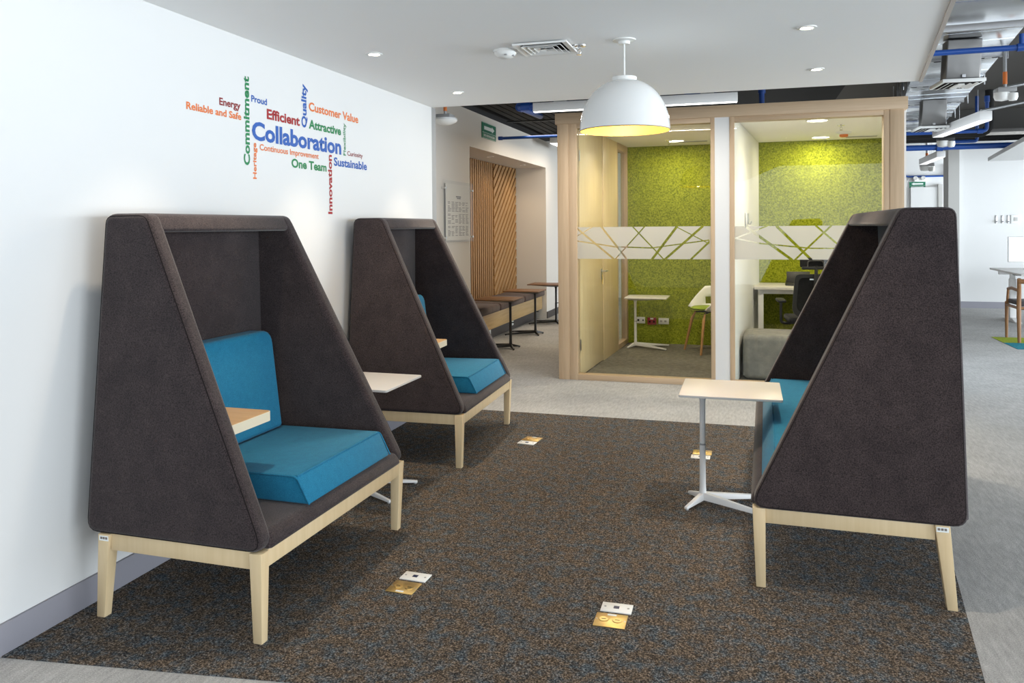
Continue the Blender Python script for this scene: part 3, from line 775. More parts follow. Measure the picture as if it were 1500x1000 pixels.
# pendant lamp
PX, PY = -0.594, 3.994
t = thing('pendant_lamp', 'white dome pendant lamp with yellow inside hanging from the lowered ceiling', 'lamp', (PX, PY, 1.878))
lathe('ceiling_rose', WPLAS, [(0, CZ - 1.878), (0.058, CZ - 1.878), (0.058, CZ - 1.884), (0.030, CZ - 1.888), (0.028, CZ - 1.902), (0.0, CZ - 1.902)], 28, parent=t)
tube('cord', WPLAS, [(0, 0, 0.268), (0, 0, CZ - 1.890)], 0.0045, 10, t)
RR, HH = 0.226, 0.258
dome = [(RR * math.cos(a) ** 0.9 if a < PI / 2 else 0, HH * math.sin(a)) for a in [i / 16 * (PI / 2) * 0.86 for i in range(17)]]
lathe('shade', LAMPW, dome + [(0.05, HH * 0.985), (0.0, HH * 0.985)], 56, parent=t)
lathe('shade_lining', LAMPIN, [(max(r - 0.004, 0.02), z) for r, z in dome] + [(0.0, HH * 0.95)], 56, parent=t)
bm = bmesh.new(); n = 56
add_tube(bm, [(0.2245 * math.cos(2 * PI * i / n), 0.2245 * math.sin(2 * PI * i / n), 0.0) for i in range(n + 1)], 0.0028, 6)
finish('rim', bm, LAMPRIM, t, 60)
lathe('shade_cap', WPLAS, [(0.062, HH * 0.965), (0.062, HH * 1.035), (0.055, HH * 1.05), (0.0, HH * 1.05)], 24, parent=t)
lathe('bulb', E_BULB, [(0.0, 0.075), (0.030, 0.085), (0.042, 0.115), (0.034, 0.15), (0.018, 0.18), (0.016, 0.21), (0, 0.21)], 20, parent=t)
d = bpy.data.lights.new('pendant_light', 'POINT'); d.energy = 6; d.color = (1.0, 0.82, 0.52); d.shadow_soft_size = 0.04
o = bpy.data.objects.new('pendant_light', d); COL.objects.link(o); o.location = (PX, PY, 1.878 + 0.04)

# ================================================================== LINEAR PENDANT AND THINGS ABOVE THE GLASS ROOMS
def linear(name, label, x0, x1, y, z, h, w, em, rotz=0.0, top=3.1, hang=True, loc=None):
    L = x1 - x0
    t = thing(name, label, 'ceiling light', loc or ((x0 + x1) / 2, y, z), rotz, 'linear office lights')
    box('housing', WMET, -L / 2, L / 2, -w / 2, w / 2, 0.004, h, t, 0.002)
    box('diffuser', em, -L / 2 + 0.006, L / 2 - 0.006, -w / 2 + 0.004, w / 2 - 0.004, 0.0, 0.008, t)
    for s in (-0.72, 0.0, 0.72):
        box('mount_clip', STEEL, s * L / 2 - 0.05, s * L / 2 + 0.05, -0.02, 0.02, h, h + 0.012, t)
        if hang: tube('suspension_wire', STEEL, [(s * L / 2, 0, h + 0.012), (s * L / 2, 0, top - t.location.z)], 0.002, 5, t)
    return t
linear('linear_light', 'long white linear light hanging in front of the glass rooms', -1.685, -0.073, 6.30, 2.335, 0.075, 0.05, E_LINE)
area('linear_light_glow', (-0.88, 6.30, 2.32), (0, 0, 0), 1.55, 0.06, 16, (1.0, 0.92, 0.80))

# meeting room ceiling things
def roomlight(x, y, label, r=0.085):
    t = thing('room_downlight', label, 'ceiling light', (x, y, CZ), 0, 'round lights in the glass rooms')
    lathe('trim_ring', WPLAS, [(r + 0.012, 0.0), (r + 0.012, -0.005), (r, -0.006), (r, 0.0)], 28, parent=t)
    lathe('diffuser', E_ROOM, [(r, -0.003), (0.0, -0.004)], 28, parent=t)
    a = area('room_downlight_beam', (x, y, CZ - 0.012), (0, 0, 0), 0.14, 0.14, 7, (1.0, 0.88, 0.64))
    a.data.shape = 'DISK'
roomlight(0.60, 7.634, 'round ceiling light just behind the right glass front')
roomlight(0.75, 9.12, 'round ceiling light washing the right green felt wall')
roomlight(-0.762, 8.93, 'round ceiling light washing the left green felt wall')
for x in (-0.9, 0.55): spot('glass_room_fill', (x, 7.75, CZ - 0.02), 34, (1.0, 0.88, 0.68), 150, 0.9, 0.05)  # added fill spots without fixtures, lifting the light in both rooms
sprinkler(0.846, 8.08, CZ, 'sprinkler head on the cream ceiling of the right glass room')
sprinkler(-0.83, 8.86, CZ, 'sprinkler head on the cream ceiling of the left glass room')
t = thing('smoke_detector', 'orange and white smoke detector on the right glass room ceiling', 'detector', (0.936, 8.70, CZ))
lathe('base', WPLAS, [(0, 0), (0.075, 0), (0.07, -0.016), (0.05, -0.026), (0.0, -0.026)], 24, parent=t)
lathe('cover_cap', ORANGE, [(0.042, -0.026), (0.042, -0.045), (0.03, -0.052), (0, -0.052)], 20, parent=t)
def slot(x, y, label):
    t = thing('slot_vent', label, 'vent', (x, y, CZ), 0, 'slot vents in the glass rooms')
    box('frame', WPLAS, -0.16, 0.16, -0.05, 0.05, -0.006, 0, t, 0.001)
    for k in range(4): box('louver', GPLAS, -0.15, 0.15, -0.038 + k * 0.021, -0.026 + k * 0.021, -0.010, -0.006, t)
slot(1.16, 9.16, 'grey slot vent on the right glass room ceiling')
slot(-0.58, 9.02, 'grey slot vent on the left glass room ceiling')

# wall outlets in the left room
t = thing('wall_outlet', 'white data outlet plate low on the left green felt wall', 'outlet', (-1.237, 9.458, 0.276), 0, 'outlets on the green felt wall')
box('plate', WPLAS, -0.06, 0.06, -0.008, 0, -0.038, 0.038, t, 0.002); box('port', BPLAS, -0.03, -0.008, -0.010, -0.007, -0.012, 0.012, t); box('port', BPLAS, 0.03, 0.045, -0.010, -0.007, -0.01, 0.01, t)
t = thing('wall_outlet', 'red outlet plate between two white ones on green felt', 'outlet', (-1.096, 9.458, 0.27), 0, 'outlets on the green felt wall')
box('plate', REDP, -0.052, 0.052, -0.008, 0, -0.045, 0.040, t, 0.006); box('label_sticker', SIGNW, -0.018, 0.018, -0.0095, -0.007, 0.018, 0.034, t)
for s in (-0.025, 0.025): box('socket', SEAM, s - 0.01, s + 0.01, -0.0095, -0.007, -0.02, 0.004, t)
t = thing('wall_outlet', 'white power outlet plate right of the red one', 'outlet', (-0.958, 9.458, 0.27), 0, 'outlets on the green felt wall')
box('plate', WPLAS, -0.06, 0.06, -0.008, 0, -0.036, 0.036, t, 0.002)
for s in (-0.03, 0.02): box('socket', GPLAS, s - 0.013, s + 0.013, -0.010, -0.007, -0.010, 0.010, t)

# white shell chair in the left room
t = thing('shell_chair', 'white shell chair with lime green seat pad beside the white column', 'chair', (-0.40, 8.98, 0.003), R(208 - 90 + 90))
# local +x is the facing direction
bm = bmesh.new(); rows = []
NA, NZ = 20, 6
for j in range(NZ + 1):
    v = j / NZ; row = []
    for i in range(NA + 1):
        a = R(-122 + 244 * i / NA)           # 0 points to the back
        top = 0.71 if abs(a) < R(72) else 0.71 - 0.225 * min(1, (abs(a) - R(72)) / R(50))
        z = 0.47 + (top - 0.47) * v
        r = 0.215 + 0.05 * v
        row.append(bm.verts.new((-r * math.cos(a) * 1.0 + 0.02, r * math.sin(a) * 1.02, z)))
    rows.append(row)
for j in range(NZ):
    for i in range(NA):
        a = -122 + 244 * (i + 0.5) / NA
        if abs(abs(a) - 52) < 24 and 0 < j < 3: continue
        bm.faces.new((rows[j][i], rows[j][i + 1], rows[j + 1][i + 1], rows[j + 1][i]))
cen = bm.verts.new((0.02, 0, 0.44))
for i in range(NA): bm.faces.new((rows[0][i], cen, rows[0][i + 1]))
bm.faces.new((rows[0][NA], cen, rows[0][0]))
sh = finish('shell', bm, WPLAS, t, 60)
md = sh.modifiers.new('thick', 'SOLIDIFY'); md.thickness = 0.012
lathe('seat_pad', LIMEF, [(0.0, 0.445), (0.17, 0.472), (0.19, 0.487), (0.165, 0.50), (0.0, 0.50)], 24, (0.03, 0, 0), t)
for (x, y) in ((0.15, -0.15), (0.15, 0.15), (-0.15, -0.15), (-0.15, 0.15)):
    tube('leg', OAKLEG, [(x * 0.8, y * 0.8, 0.44), (x * 1.0, y * 1.0, 0.36), (x * 1.42, y * 1.42, 0.0)], [0.008, 0.017, 0.012], 10, t)
for s in (-1, 1): tube('under_frame', BMET, [(0.13, s * 0.13, 0.435), (0, 0, 0.44), (-0.13, -s * 0.13, 0.435)], 0.008, 8, t)

# ---------------------------------------------------------------- right room furniture
t = thing('desk', 'white desk against the right green felt wall in the glass room', 'desk', (0.0, 0.0, 0.003))
box('desktop', WLAM, 0.06, 1.35, 8.75, 9.44, 0.71, 0.738, t, 0.003)
for x in (0.10, 1.25):
    for y in (8.79, 9.36): box('leg', WMET, x, x + 0.055, y, y + 0.055, 0, 0.71, t, 0.003)
    box('leg_rail', WMET, x + 0.008, x + 0.047, 8.84, 9.37, 0.66, 0.71, t)
box('apron_rail', WMET, 0.15, 1.25, 8.80, 8.83, 0.665, 0.71, t)
t = thing('desk_phone', 'small black device standing on the white desk in the glass room', 'device', (0.52, 9.05, 0.742))
hexa('base', BPLAS, [(-0.135, -0.06, 0), (0.135, -0.06, 0), (0.135, 0.10, 0), (-0.135, 0.10, 0), (-0.13, -0.055, 0.02), (0.13, -0.055, 0.02), (0.13, 0.09, 0.05), (-0.13, 0.09, 0.05)], t, 0.004)
hexa('screen_panel', BPLAS, [(-0.12, 0.02, 0.03), (0.12, 0.02, 0.03), (0.12, 0.035, 0.03), (-0.12, 0.035, 0.03), (-0.12, 0.06, 0.145), (0.12, 0.06, 0.145), (0.12, 0.075, 0.145), (-0.12, 0.075, 0.145)], t, 0.003)
t = thing('office_chair', 'black mesh office chair with headrest at the white desk', 'chair', (0.60, 8.30, 0.003), R(4))
prof = round_poly([(-0.21, 0.50), (0.21, 0.50), (0.185, 0.92), (-0.185, 0.92)], [0.10, 0.10, 0.06, 0.06], 5)
pin = round_poly([(-0.175, 0.54), (0.175, 0.54), (0.15, 0.885), (-0.15, 0.885)], [0.09, 0.09, 0.05, 0.05], 5)
fb = lambda a, b, q: (a, -0.20 - 0.10 * (b - 0.5) + q + 0.25 * a * a * 1.5, b)
bm = bmesh.new()
A0 = [bm.verts.new(fb(a, b, 0)) for a, b in prof]; A1 = [bm.verts.new(fb(a, b, 0)) for a, b in pin]
B0 = [bm.verts.new(fb(a, b, 0.03)) for a, b in prof]; B1 = [bm.verts.new(fb(a, b, 0.03)) for a, b in pin]
n = len(prof)
for i in range(n):
    j = (i + 1) % n
    for q in ((A0[i], A0[j], A1[j], A1[i]), (B0[i], B1[i], B1[j], B0[j]), (A0[i], B0[i], B0[j], A0[j]), (A1[i], A1[j], B1[j], B1[i])): bm.faces.new(q)
finish('back_frame', bm, BPLAS, t, 50)
prism('back_mesh', BMESH, pin, fb, 0.010, 0.016, t)
tube('spine', BPLAS, [(0, -0.03, 0.40), (0, -0.22, 0.42), (0, -0.27, 0.60), (0, -0.28, 0.92)], 0.022, 10, t)
lu = box('lumbar_bracket', STEEL, -0.055, 0.055, -0.262, -0.250, 0.865, 0.878, t); lu['label'] = 'small silver wing-shaped bracket'
tube('headrest_post', BPLAS, [(0, -0.275, 0.86), (0, -0.27, 1.0)], 0.016, 8, t)
hr = box('headrest', BPLAS, -0.13, 0.13, -0.285, -0.255, 0.965, 0.995, t, 0.01)
tube('headrest_bow', BPLAS, bend([(-0.075, -0.265, 0.99), (-0.07, -0.24, 1.045), (0.07, -0.24, 1.045), (0.075, -0.265, 0.99)], 0.03), 0.008, 8, t)
box('headrest_pad', BMESH, -0.14, 0.14, -0.235, -0.21, 0.985, 1.075, t, 0.012)
box('seat', BMESH, -0.24, 0.24, -0.18, 0.27, 0.43, 0.49, t, 0.025, 3)
for s in (-1, 1):
    tube('armrest_post', BPLAS, bend([(s * 0.20, 0.0, 0.42), (s * 0.29, 0.0, 0.42), (s * 0.29, 0.0, 0.63)], 0.04), 0.014, 8, t)
    box('armrest_pad', BPLAS, s * 0.29 - 0.04, s * 0.29 + 0.04, -0.10, 0.14, 0.63, 0.66, t, 0.012)
tube('gas_lift', BPLAS, [(0, 0.03, 0.09), (0, 0.03, 0.43)], 0.026, 12, t)
for k in range(5):
    a = R(90 + 72 * k); c, s_ = math.cos(a), math.sin(a)
    tube('base_arm', BPLAS, [(0.02 * c, 0.03 + 0.02 * s_, 0.11), (0.17 * c, 0.03 + 0.17 * s_, 0.09), (0.30 * c, 0.03 + 0.30 * s_, 0.065)], [0.026, 0.02, 0.016], 8, t)
    w = lathe('caster', BPLAS, [(0, -0.02), (0.026, -0.02), (0.027, 0.02), (0, 0.02)], 14, parent=t)
    w.rotation_euler = (R(90), 0, a); w.location = (0.30 * c, 0.03 + 0.30 * s_, 0.027)
t = thing('pouf', 'rounded grey fabric pouf behind the right glass front', 'pouf', (0.24, 7.70, 0.003))
bm = bmesh.new()
add_box(bm, -0.285, 0.285, -0.27, 0.27, 0.0, 0.395, 0.055, 5)
for v in bm.verts:
    if v.co.z > 0.3: v.co.z += 0.028 * (1 - (v.co.x / 0.285) ** 2)
finish('cushion_body', bm, OTTO, t, 60)
for s in (-1, 1): tube('welt_seam', OTTO, bend([(s * 0.283, -0.24, 0.03), (s * 0.283, -0.24, 0.355), (s * 0.283, 0.24, 0.355), (s * 0.283, 0.24, 0.03)], 0.03), 0.004, 6, t)
t = thing('wall_hook_rail', 'small upright white hook bracket on the partition wall inside the right room', 'bracket', (-0.018, 8.03, 1.385), -math.atan2(0.231, 2.3))
box('backplate', WPLAS, 0.0, 0.010, -0.05, 0.05, 0, 0.135, t, 0.002)
box('channel', STEEL, 0.010, 0.026, -0.03, 0.03, 0.02, 0.125, t, 0.002)
tube('hook', STEEL, bend([(0.010, 0, 0.03), (0.045, 0, 0.02), (0.05, 0, 0.05)], 0.012), 0.006, 8, t)

# ================================================================== CORRIDOR
t = thing('corridor_bench', 'built-in oak bench with mauve cushions in the corridor niche', 'bench', (0, 0, 0))
box('front_panel', BENCHW, -3.035, -3.005, 8.27, 11.66, 0.15, 0.35, t, 0.002)
box('seat_board', BENCHW, CX - 0.48, -3.006, 8.27, 11.66, 0.33, 0.348, t)
box('plinth', DARKBASE, -3.12, -3.10, 8.27, 11.66, 0, 0.15, t)
for k, y in enumerate((8.28, 9.41, 10.54)):
    c = box('seat_cushion', BENCHF, CX - 0.47, -2.955, y, y + 1.11, 0.350, 0.445, t, 0.03, 4)
for y in (9.35, 10.35):
    b = box('outlet_plate', SIGNW, -3.10, -3.094, y, y + 0.07, 0.05, 0.11, t); b['label'] = 'white outlet plate'
for y, la in ((9.55, 'nearer small recessed light in the niche soffit over the bench'), (11.05, 'farther small recessed light in the niche soffit over the bench')):
    t = thing('niche_downlight', la, 'ceiling light', (-3.13, y, 2.29), 0, 'recessed lights over the bench')
    lathe('trim_ring', CORR, [(0.05, 0.0), (0.05, -0.004), (0.036, -0.006), (0.032, 0.0)], 24, parent=t)
    lathe('lamp_lens', GCOLM, [(0.034, -0.002), (0.0, -0.003)], 20, parent=t)
t = thing('notice_board', 'clear acrylic notice board with printed sheet on the corridor wall', 'board', (CX, 7.81, 1.245))
ac = box('acrylic_panel', ACRYL, 0.030, 0.036, -0.45, 0.445, 0.0, 0.63, t)
sh = box('printed_sheet', PAPER, 0.024, 0.029, -0.36, 0.36, 0.02, 0.60, t)
bm = bmesh.new(); rnd = random.Random(3)
for cx_ in range(6):
    y0 = -0.31 + cx_ * 0.105
    for blk in range(3):
        for k in range(8):
            z = 0.41 - blk * 0.125 - k * 0.0135
            ww = rnd.uniform(0.05, 0.092)
            if rnd.random() < 0.12: continue
            add_box(bm, 0.0292, 0.0296, y0, y0 + ww, z, z + 0.0055)
o = finish('printed_lines', bm, INK, sh); o['kind'] = 'stuff'
bm = bmesh.new()
for (a, b, z) in ((-0.075, 0.075, 0.465), (-0.05, 0.06, 0.448)):
    yy = a
    while yy < b: 
        ww = rnd.uniform(0.012, 0.022); add_box(bm, 0.0292, 0.0297, yy, yy + ww, z, z + 0.013); yy += ww + 0.004
finish('printed_heading', bm, INK, sh)
for (y, z) in ((-0.41, 0.55), (-0.41, 0.05), (0.40, 0.55), (0.40, 0.05)):
    b = tube('standoff', CHROME, [(0.0, y, z), (0.050, y, z)], 0.012, 12, t)
def exit_sign(name, label, loc, rotz, w, hgt, right, tex):
    t = thing(name, label, 'sign', loc, rotz, 'green evacuation signs')
    # local x = reading direction, y = towards the viewer is negative
    box('panel', SIGNG, 0, w, -0.006, 0, 0, hgt, t)
    f = lambda a, b, q: (a, q, b)
    zc = hgt * 0.66
    s = 1 if right else -1
    X = lambda u: w * (0.5 + s * u)
    arrow = [(X(-0.36), zc - hgt * 0.11), (X(0.20), zc - hgt * 0.11), (X(0.20), zc - hgt * 0.20), (X(0.38), zc), (X(0.20), zc + hgt * 0.20), (X(0.20), zc + hgt * 0.11), (X(-0.36), zc + hgt * 0.11)]
    prism('arrow', SIGNW, arrow, f, -0.0075, -0.006, t)
    prism('divider_line', SIGNW, [(0.02 * w, hgt * 0.36), (0.98 * w, hgt * 0.36), (0.98 * w, hgt * 0.38), (0.02 * w, hgt * 0.38)], f, -0.0072, -0.006, t)
    for (a0, a1, b0, b1) in ((0.01, 0.99, 0.97, 0.985), (0.01, 0.99, 0.015, 0.03)): prism('border_line', SIGNW, [(a0 * w, b0 * hgt), (a1 * w, b0 * hgt), (a1 * w, b1 * hgt), (a0 * w, b1 * hgt)], f, -0.0072, -0.006, t)
    lettering('text', tex, lambda u, v: (w * 0.11 + u, -0.0072, hgt * 0.13 + v), w * 0.78, hgt * 0.13, SIGNW, t, 0.03)
    return t
exit_sign('evacuation_sign', 'green evacuation sign with right-pointing white arrow above the corridor niche', (CX + 0.004, 8.66, 2.43), R(90), 0.52, 0.185, True, 'RUTA DE EVACUACIÓN')
exit_sign('evacuation_sign', 'distant green evacuation sign with left-pointing white arrow on the far wall', (3.10, 17.495, 2.105), 0, 0.29, 0.125, False, 'RUTA DE EVACUACIÓN')
t = thing('emergency_light', 'small white twin-headed emergency light above the distant exit sign', 'light', (3.27, 17.495, 2.232))
box('battery_box', WPLAS, -0.10, 0.10, -0.05, 0, 0, 0.07, t, 0.006)
for sx in (-0.07, 0.07):
    h_ = lathe('lamp_head', WPLAS, [(0, -0.02), (0.03, -0.015), (0.045, 0.03), (0.04, 0.035), (0, 0.03)], 16, parent=t)
    h_.location = (sx, -0.05, 0.055); h_.rotation_euler = (R(70), 0, 0)
# hanging device at the end of the white wall
def sensor(loc, label, plate=0.07, band=ORANGE, domes=2, top=3.1, s=1.0):
    t = thing('hanging_sensor', label, 'sensor', loc, 0, 'sensors hanging from conduits')
    tube('conduit', CONDUIT, [(0, 0, 0.045 * s), (0, 0, top - loc[2])], 0.013 * s, 10, t)
    tube('conduit_sleeve', band, [(0, 0, 0.075 * s), (0, 0, 0.17 * s)], 0.0155 * s, 10, t)
    box('junction_box', GPLAS if band is ORANGE else BPLAS, -plate * s, plate * s, -plate * s, plate * s, 0.01, 0.045 * s, t, 0.006)
    if domes == 2:
        lathe('detector_dome', WPLAS, [(0.055 * s, 0.012), (0.056 * s, -0.02 * s), (0.045 * s, -0.045 * s), (0.0, -0.055 * s)], 20, (-0.022 * s, 0, 0), t)
        lathe('detector_lens', WPLAS, [(0.034 * s, 0.0), (0.036 * s, -0.03 * s), (0.026 * s, -0.055 * s), (0, -0.06 * s)], 20, (0.045 * s, -0.03 * s, 0), t)
    else:
        lathe('detector_dome', WPLAS, [(0.10 * s, 0.012), (0.105 * s, -0.004), (0.095 * s, -0.018 * s), (0.05 * s, -0.04 * s), (0, -0.045 * s)], 28, (0, 0, 0), t)
    return t
sensor((-2.50, 6.40, 2.325), 'white round ceiling sensor on an orange conduit at the end of the white wall', 0.065, ORANGE, 1, 2.712)
sensor((1.90, 6.95, 2.39), 'nearest white twin detector hanging on an orange banded conduit under the ducts', 0.065, ORANGE, 2)
sensor((2.42, 11.3, 2.44), 'white detector behind the second duct outlet', 0.07, REDP, 2, 2.695, s=1.3)
sensor((2.93, 15.0, 2.36), 'farthest white detector hanging above the distant exit sign', 0.07, ORANGE, 2, s=1.4)
# dark cable tray over the corridor
t = thing('cable_tray', 'black cable tray full of dark cables over the corridor', 'cable tray', (0, 0, 0))
for i in range(13):
    x = CX + 0.03 + i * 0.10
    box('tray_rail' if i in (0, 12) else 'cable', BLACKP, x, x + (0.02 if i in (0, 12) else 0.078), 5.9, 13.8, 2.73, 2.79 if i in (0, 12) else 2.755, t)
for k in range(5): box('tray_rung', BMET, CX + 0.02, CX + 1.27, 6.4 + k * 1.6, 6.43 + k * 1.6, 2.715, 2.73, t)
CAB = [mat('cable_blue', (0.02, 0.025, 0.07), 0.6), mat('cable_brown', (0.09, 0.055, 0.03), 0.6)]
for i in range(9):
    x = CX + 0.09 + i * 0.125
    tube('cable', CAB[i % 2], [(x, 5.9, 2.77), (x + 0.03, 8, 2.765), (x - 0.02, 11, 2.77), (x, 13.8, 2.765)], 0.012, 6, t)
def pipe(label, pts, r, m=BLUEP, rad=0.08, clamps=(), name='pipe', group='blue pipes under the slab'):
    t = thing(name, label, 'pipe', (0, 0, 0), 0, group)
    tube('pipe_run', m, bend(pts, rad), r, 12, t)
    for a, b in clamps: tube('coupling', m, [a, b], r * 1.35, 12, t)
    return t
pipe('dark blue pipe crossing the corridor below the cable tray', [(-2.82, 9.0, 2.45), (-1.9, 9.0, 2.45)], 0.017, clamps=[((-2.84, 9.0, 2.45), (-2.79, 9.0, 2.45))])
pipe('blue pipe with an elbow at the corridor end of the long linear light', [(-1.91, 7.4, 2.46), (-1.91, 6.62, 2.44), (-0.2, 6.62, 2.44)], 0.028, clamps=[((-1.88, 6.62, 2.44), (-1.80, 6.62, 2.44)), ((-1.91, 6.66, 2.442), (-1.91, 6.74, 2.444))])
pipe('blue pipe with a dropping tee above the right glass room', [(-0.6, 8.0, 2.70), (0.13, 8.0, 2.75), (0.13, 8.0, 2.45)], 0.026, rad=0.03, clamps=[((0.13, 8.0, 2.79), (0.13, 8.0, 2.66))])
box_ = thing('corridor_beam', 'dark steel channel crossing the far corridor near its end', 'beam', (-3.0, 12.5, 2.55), 0)
box('channel_web', BMET, -0.4, 1.4, -0.02, 0.02, 0.0, 0.07, box_); box('channel_flange', BMET, -0.4, 1.4, -0.05, 0.05, 0.07, 0.08, box_)
linear('linear_light', 'short linear light over the far corridor beside the glass room', -0.5, 0.5, 0, 2.57, 0.10, 0.12, E_LINE, R(90), 2.71, loc=(-2.62, 11.4, 2.57))
area('corridor_glow', (-2.2, 10.4, 2.5), (0, 0, 0), 0.6, 3.0, 26, (1.0, 0.85, 0.66))
for y in (9.1, 10.2, 11.2): spot('niche_downlight', (-3.12, y, 2.27), 4.5, (1.0, 0.78, 0.5), 120, 0.8, 0.03)

# ================================================================== RIGHT CEILING SERVICES
t = thing('main_duct', 'large galvanized air duct running along the right ceiling edge', 'duct', (1.475, 6.07, 2.70), R(-7.2))
for k in range(7):
    y0 = -0.28 + k * 1.25
    s_ = box('duct_segment', DUCT, -0.29, 0.29, y0 + 0.01, y0 + 1.24, 0, 0.33, t, 0.006)
    for q in (0.31, 0.62, 0.93): box('cross_break', DUCT, -0.288, 0.288, y0 + q, y0 + q + 0.006, -0.002, 0.0, s_)
    f_ = box('flange', STEEL, -0.30, 0.30, y0 - 0.010, y0 + 0.010, -0.014, 0.35, t)
    for b in range(6): box('flange_bolt', SEAM, -0.27 + b * 0.10, -0.22 + b * 0.10, y0 - 0.012, y0 + 0.012, -0.0155, -0.0135, f_)
    for s in (-1, 1): tube('hanger_rod', STEEL, [(s * 0.335, y0, -0.03), (s * 0.335, y0, 0.4)], 0.006, 6, t)
t = thing('cross_duct', 'wide rounded galvanized duct crossing at the upper right corner', 'duct', (2.4, 5.35, 2.66), R(-3))
box('duct_body', DUCT, -1.5, 2.6, -0.42, 0.34, 0, 0.42, t, 0.10, 6, 60)
box('flange', STEEL, -1.49, 2.6, 0.345, 0.375, -0.02, 0.44, t)
box('flange', STEEL, -1.49, 2.6, -0.45, -0.425, -0.02, 0.44, t)
def diffuser(label, x, y, z, w, dl, top, rot):
    t = thing('duct_outlet', label, 'vent', (x, y, z), rot, 'duct outlets with square grilles')
    bm = bmesh.new()
    add_hexa(bm, [(-w / 2 + 0.02, -dl / 2 + 0.03, 0.02), (w / 2 - 0.02, -dl / 2 + 0.03, 0.02), (w / 2 - 0.02, -dl / 2 + 0.16, 0.02), (-w / 2 + 0.02, -dl / 2 + 0.16, 0.02),
                  (-w / 2 + 0.02, -dl / 2 - 0.02, top), (w / 2 - 0.02, -dl / 2 - 0.02, top), (w / 2 - 0.02, -dl / 2 + 0.10, top), (-w / 2 + 0.02, -dl / 2 + 0.10, top)], 0.012, 3)
    finish('duct_drop', bm, DUCT2, t, 50)
    box('grille_frame', WPLAS, -w / 2 - 0.005, w / 2 + 0.005, -dl / 2 - 0.005, dl / 2 + 0.005, -0.004, 0.02, t, 0.002)
    box('grille_throat', SEAM, -w / 2 + 0.015, w / 2 - 0.015, -dl / 2 + 0.015, dl / 2 - 0.015, -0.0055, -0.0035, t)
    for s in (-1, 1):
        for k in range(3):
            a = w / 2 - 0.03 - k * 0.035
            hexa('louver', WPLAS, [(s * a, -dl / 2 + 0.03 + k * 0.03, -0.014), (s * (a - 0.018), -dl / 2 + 0.03 + k * 0.03, -0.006), (s * (a - 0.018), dl / 2 - 0.03 - k * 0.03, -0.006), (s * a, dl / 2 - 0.03 - k * 0.03, -0.014),
                                   (s * a, -dl / 2 + 0.03 + k * 0.03, -0.011), (s * (a - 0.018), -dl / 2 + 0.03 + k * 0.03, -0.003), (s * (a - 0.018), dl / 2 - 0.03 - k * 0.03, -0.003), (s * a, dl / 2 - 0.03 - k * 0.03, -0.011)], t)
    box('center_plate', WPLAS, -w / 2 + 0.115, w / 2 - 0.115, -dl / 2 + 0.06, dl / 2 - 0.06, -0.012, -0.006, t)
    box('damper_latch', STEEL, -0.012, 0.012, -dl / 2 + 0.006, -dl / 2 + 0.02, 0.03, 0.05, t)
diffuser('nearer duct drop with square white grille under the main duct', 1.455, 6.44, 2.40, 0.27, 0.31, 0.295, R(4))
diffuser('farther duct drop with square white grille under the main duct', 1.865, 9.40, 2.40, 0.28, 0.36, 0.295, R(2))
pipe('bright blue pipe crossing under the main duct near the ceiling edge', [(1.02, 5.46, 2.45), (2.9, 5.40, 2.45)], 0.018, clamps=[((1.55, 5.44, 2.45), (1.60, 5.44, 2.45))])
pipe('thin blue riser standing on the nearest bright crossing pipe', [(1.575, 5.44, 2.45), (1.575, 5.44, 2.53)], 0.014)
pipe('blue pipe run that turns up beside the office linear light', [(1.45, 10.4, 2.468), (2.66, 10.4, 2.468), (2.66, 10.4, 2.85)], 0.022, rad=0.05, clamps=[((2.66, 10.4, 2.80), (2.66, 10.4, 2.87)), ((2.56, 10.4, 2.468), (2.62, 10.4, 2.468))])
pipe('far thick blue pipe crossing in front of the end wall', [(1.9, 12.2, 2.45), (5.5, 12.3, 2.45)], 0.040, clamps=[((2.5, 12.21, 2.45), (2.58, 12.21, 2.45))])
pipe('far blue branch pipe rising behind the second linear light', [(2.5, 12.0, 2.50), (2.95, 12.0, 2.50), (2.95, 12.0, 3.1)], 0.024, rad=0.04)
pipe('thin looped blue pipe high on the distant wall', [(2.99, 17.47, 2.41), (3.04, 17.47, 2.335), (3.77, 17.47, 2.335), (3.77, 17.47, 2.56)], 0.018, rad=0.05)
pipe('thick black insulated pipe turning upward before the end wall', [(1.6, 11.5, 2.55), (2.97, 11.5, 2.55), (2.97, 11.5, 3.1)], 0.052, BLACKP, 0.14, group='black pipes under the slab')
pipe('black straight pipe above the far blue crossing pipe', [(2.2, 12.9, 2.62), (6.0, 13.0, 2.62)], 0.04, BLACKP, group='black pipes under the slab')
for i, (a, b, la) in enumerate((((2.2, 8.2, 2.62), (3.6, 9.4, 2.98), 'upper diagonal grey conduit brace under the right slab'), ((2.3, 9.2, 2.55), (4.0, 10.8, 2.98), 'lower diagonal grey conduit brace under the right slab'))):
    pipe(la, [a, b], 0.016, CONDUIT, name='conduit', group='diagonal conduits')
t = thing('slab_beam', 'dark concrete beam below the slab at the right', 'beam', (0, 0, 0), kind='structure'); box('beam_body', mk_paint('beam_paint', (0.10, 0.095, 0.09), 0.9), 1.0, 9, 13.4, 13.9, 2.80, 3.1, t)
linear('linear_light', 'nearer angled linear light beside the blue riser pipe', -0.74, 0.74, 0, 2.36, 0.09, 0.11, E_LINER, R(94), 2.68, loc=(2.09, 9.15, 2.36))
linear('linear_light', 'farther angled linear light above the grey column', -0.75, 0.75, 0, 2.33, 0.09, 0.11, E_LINER, R(88), 2.68, loc=(2.64, 13.2, 2.33))

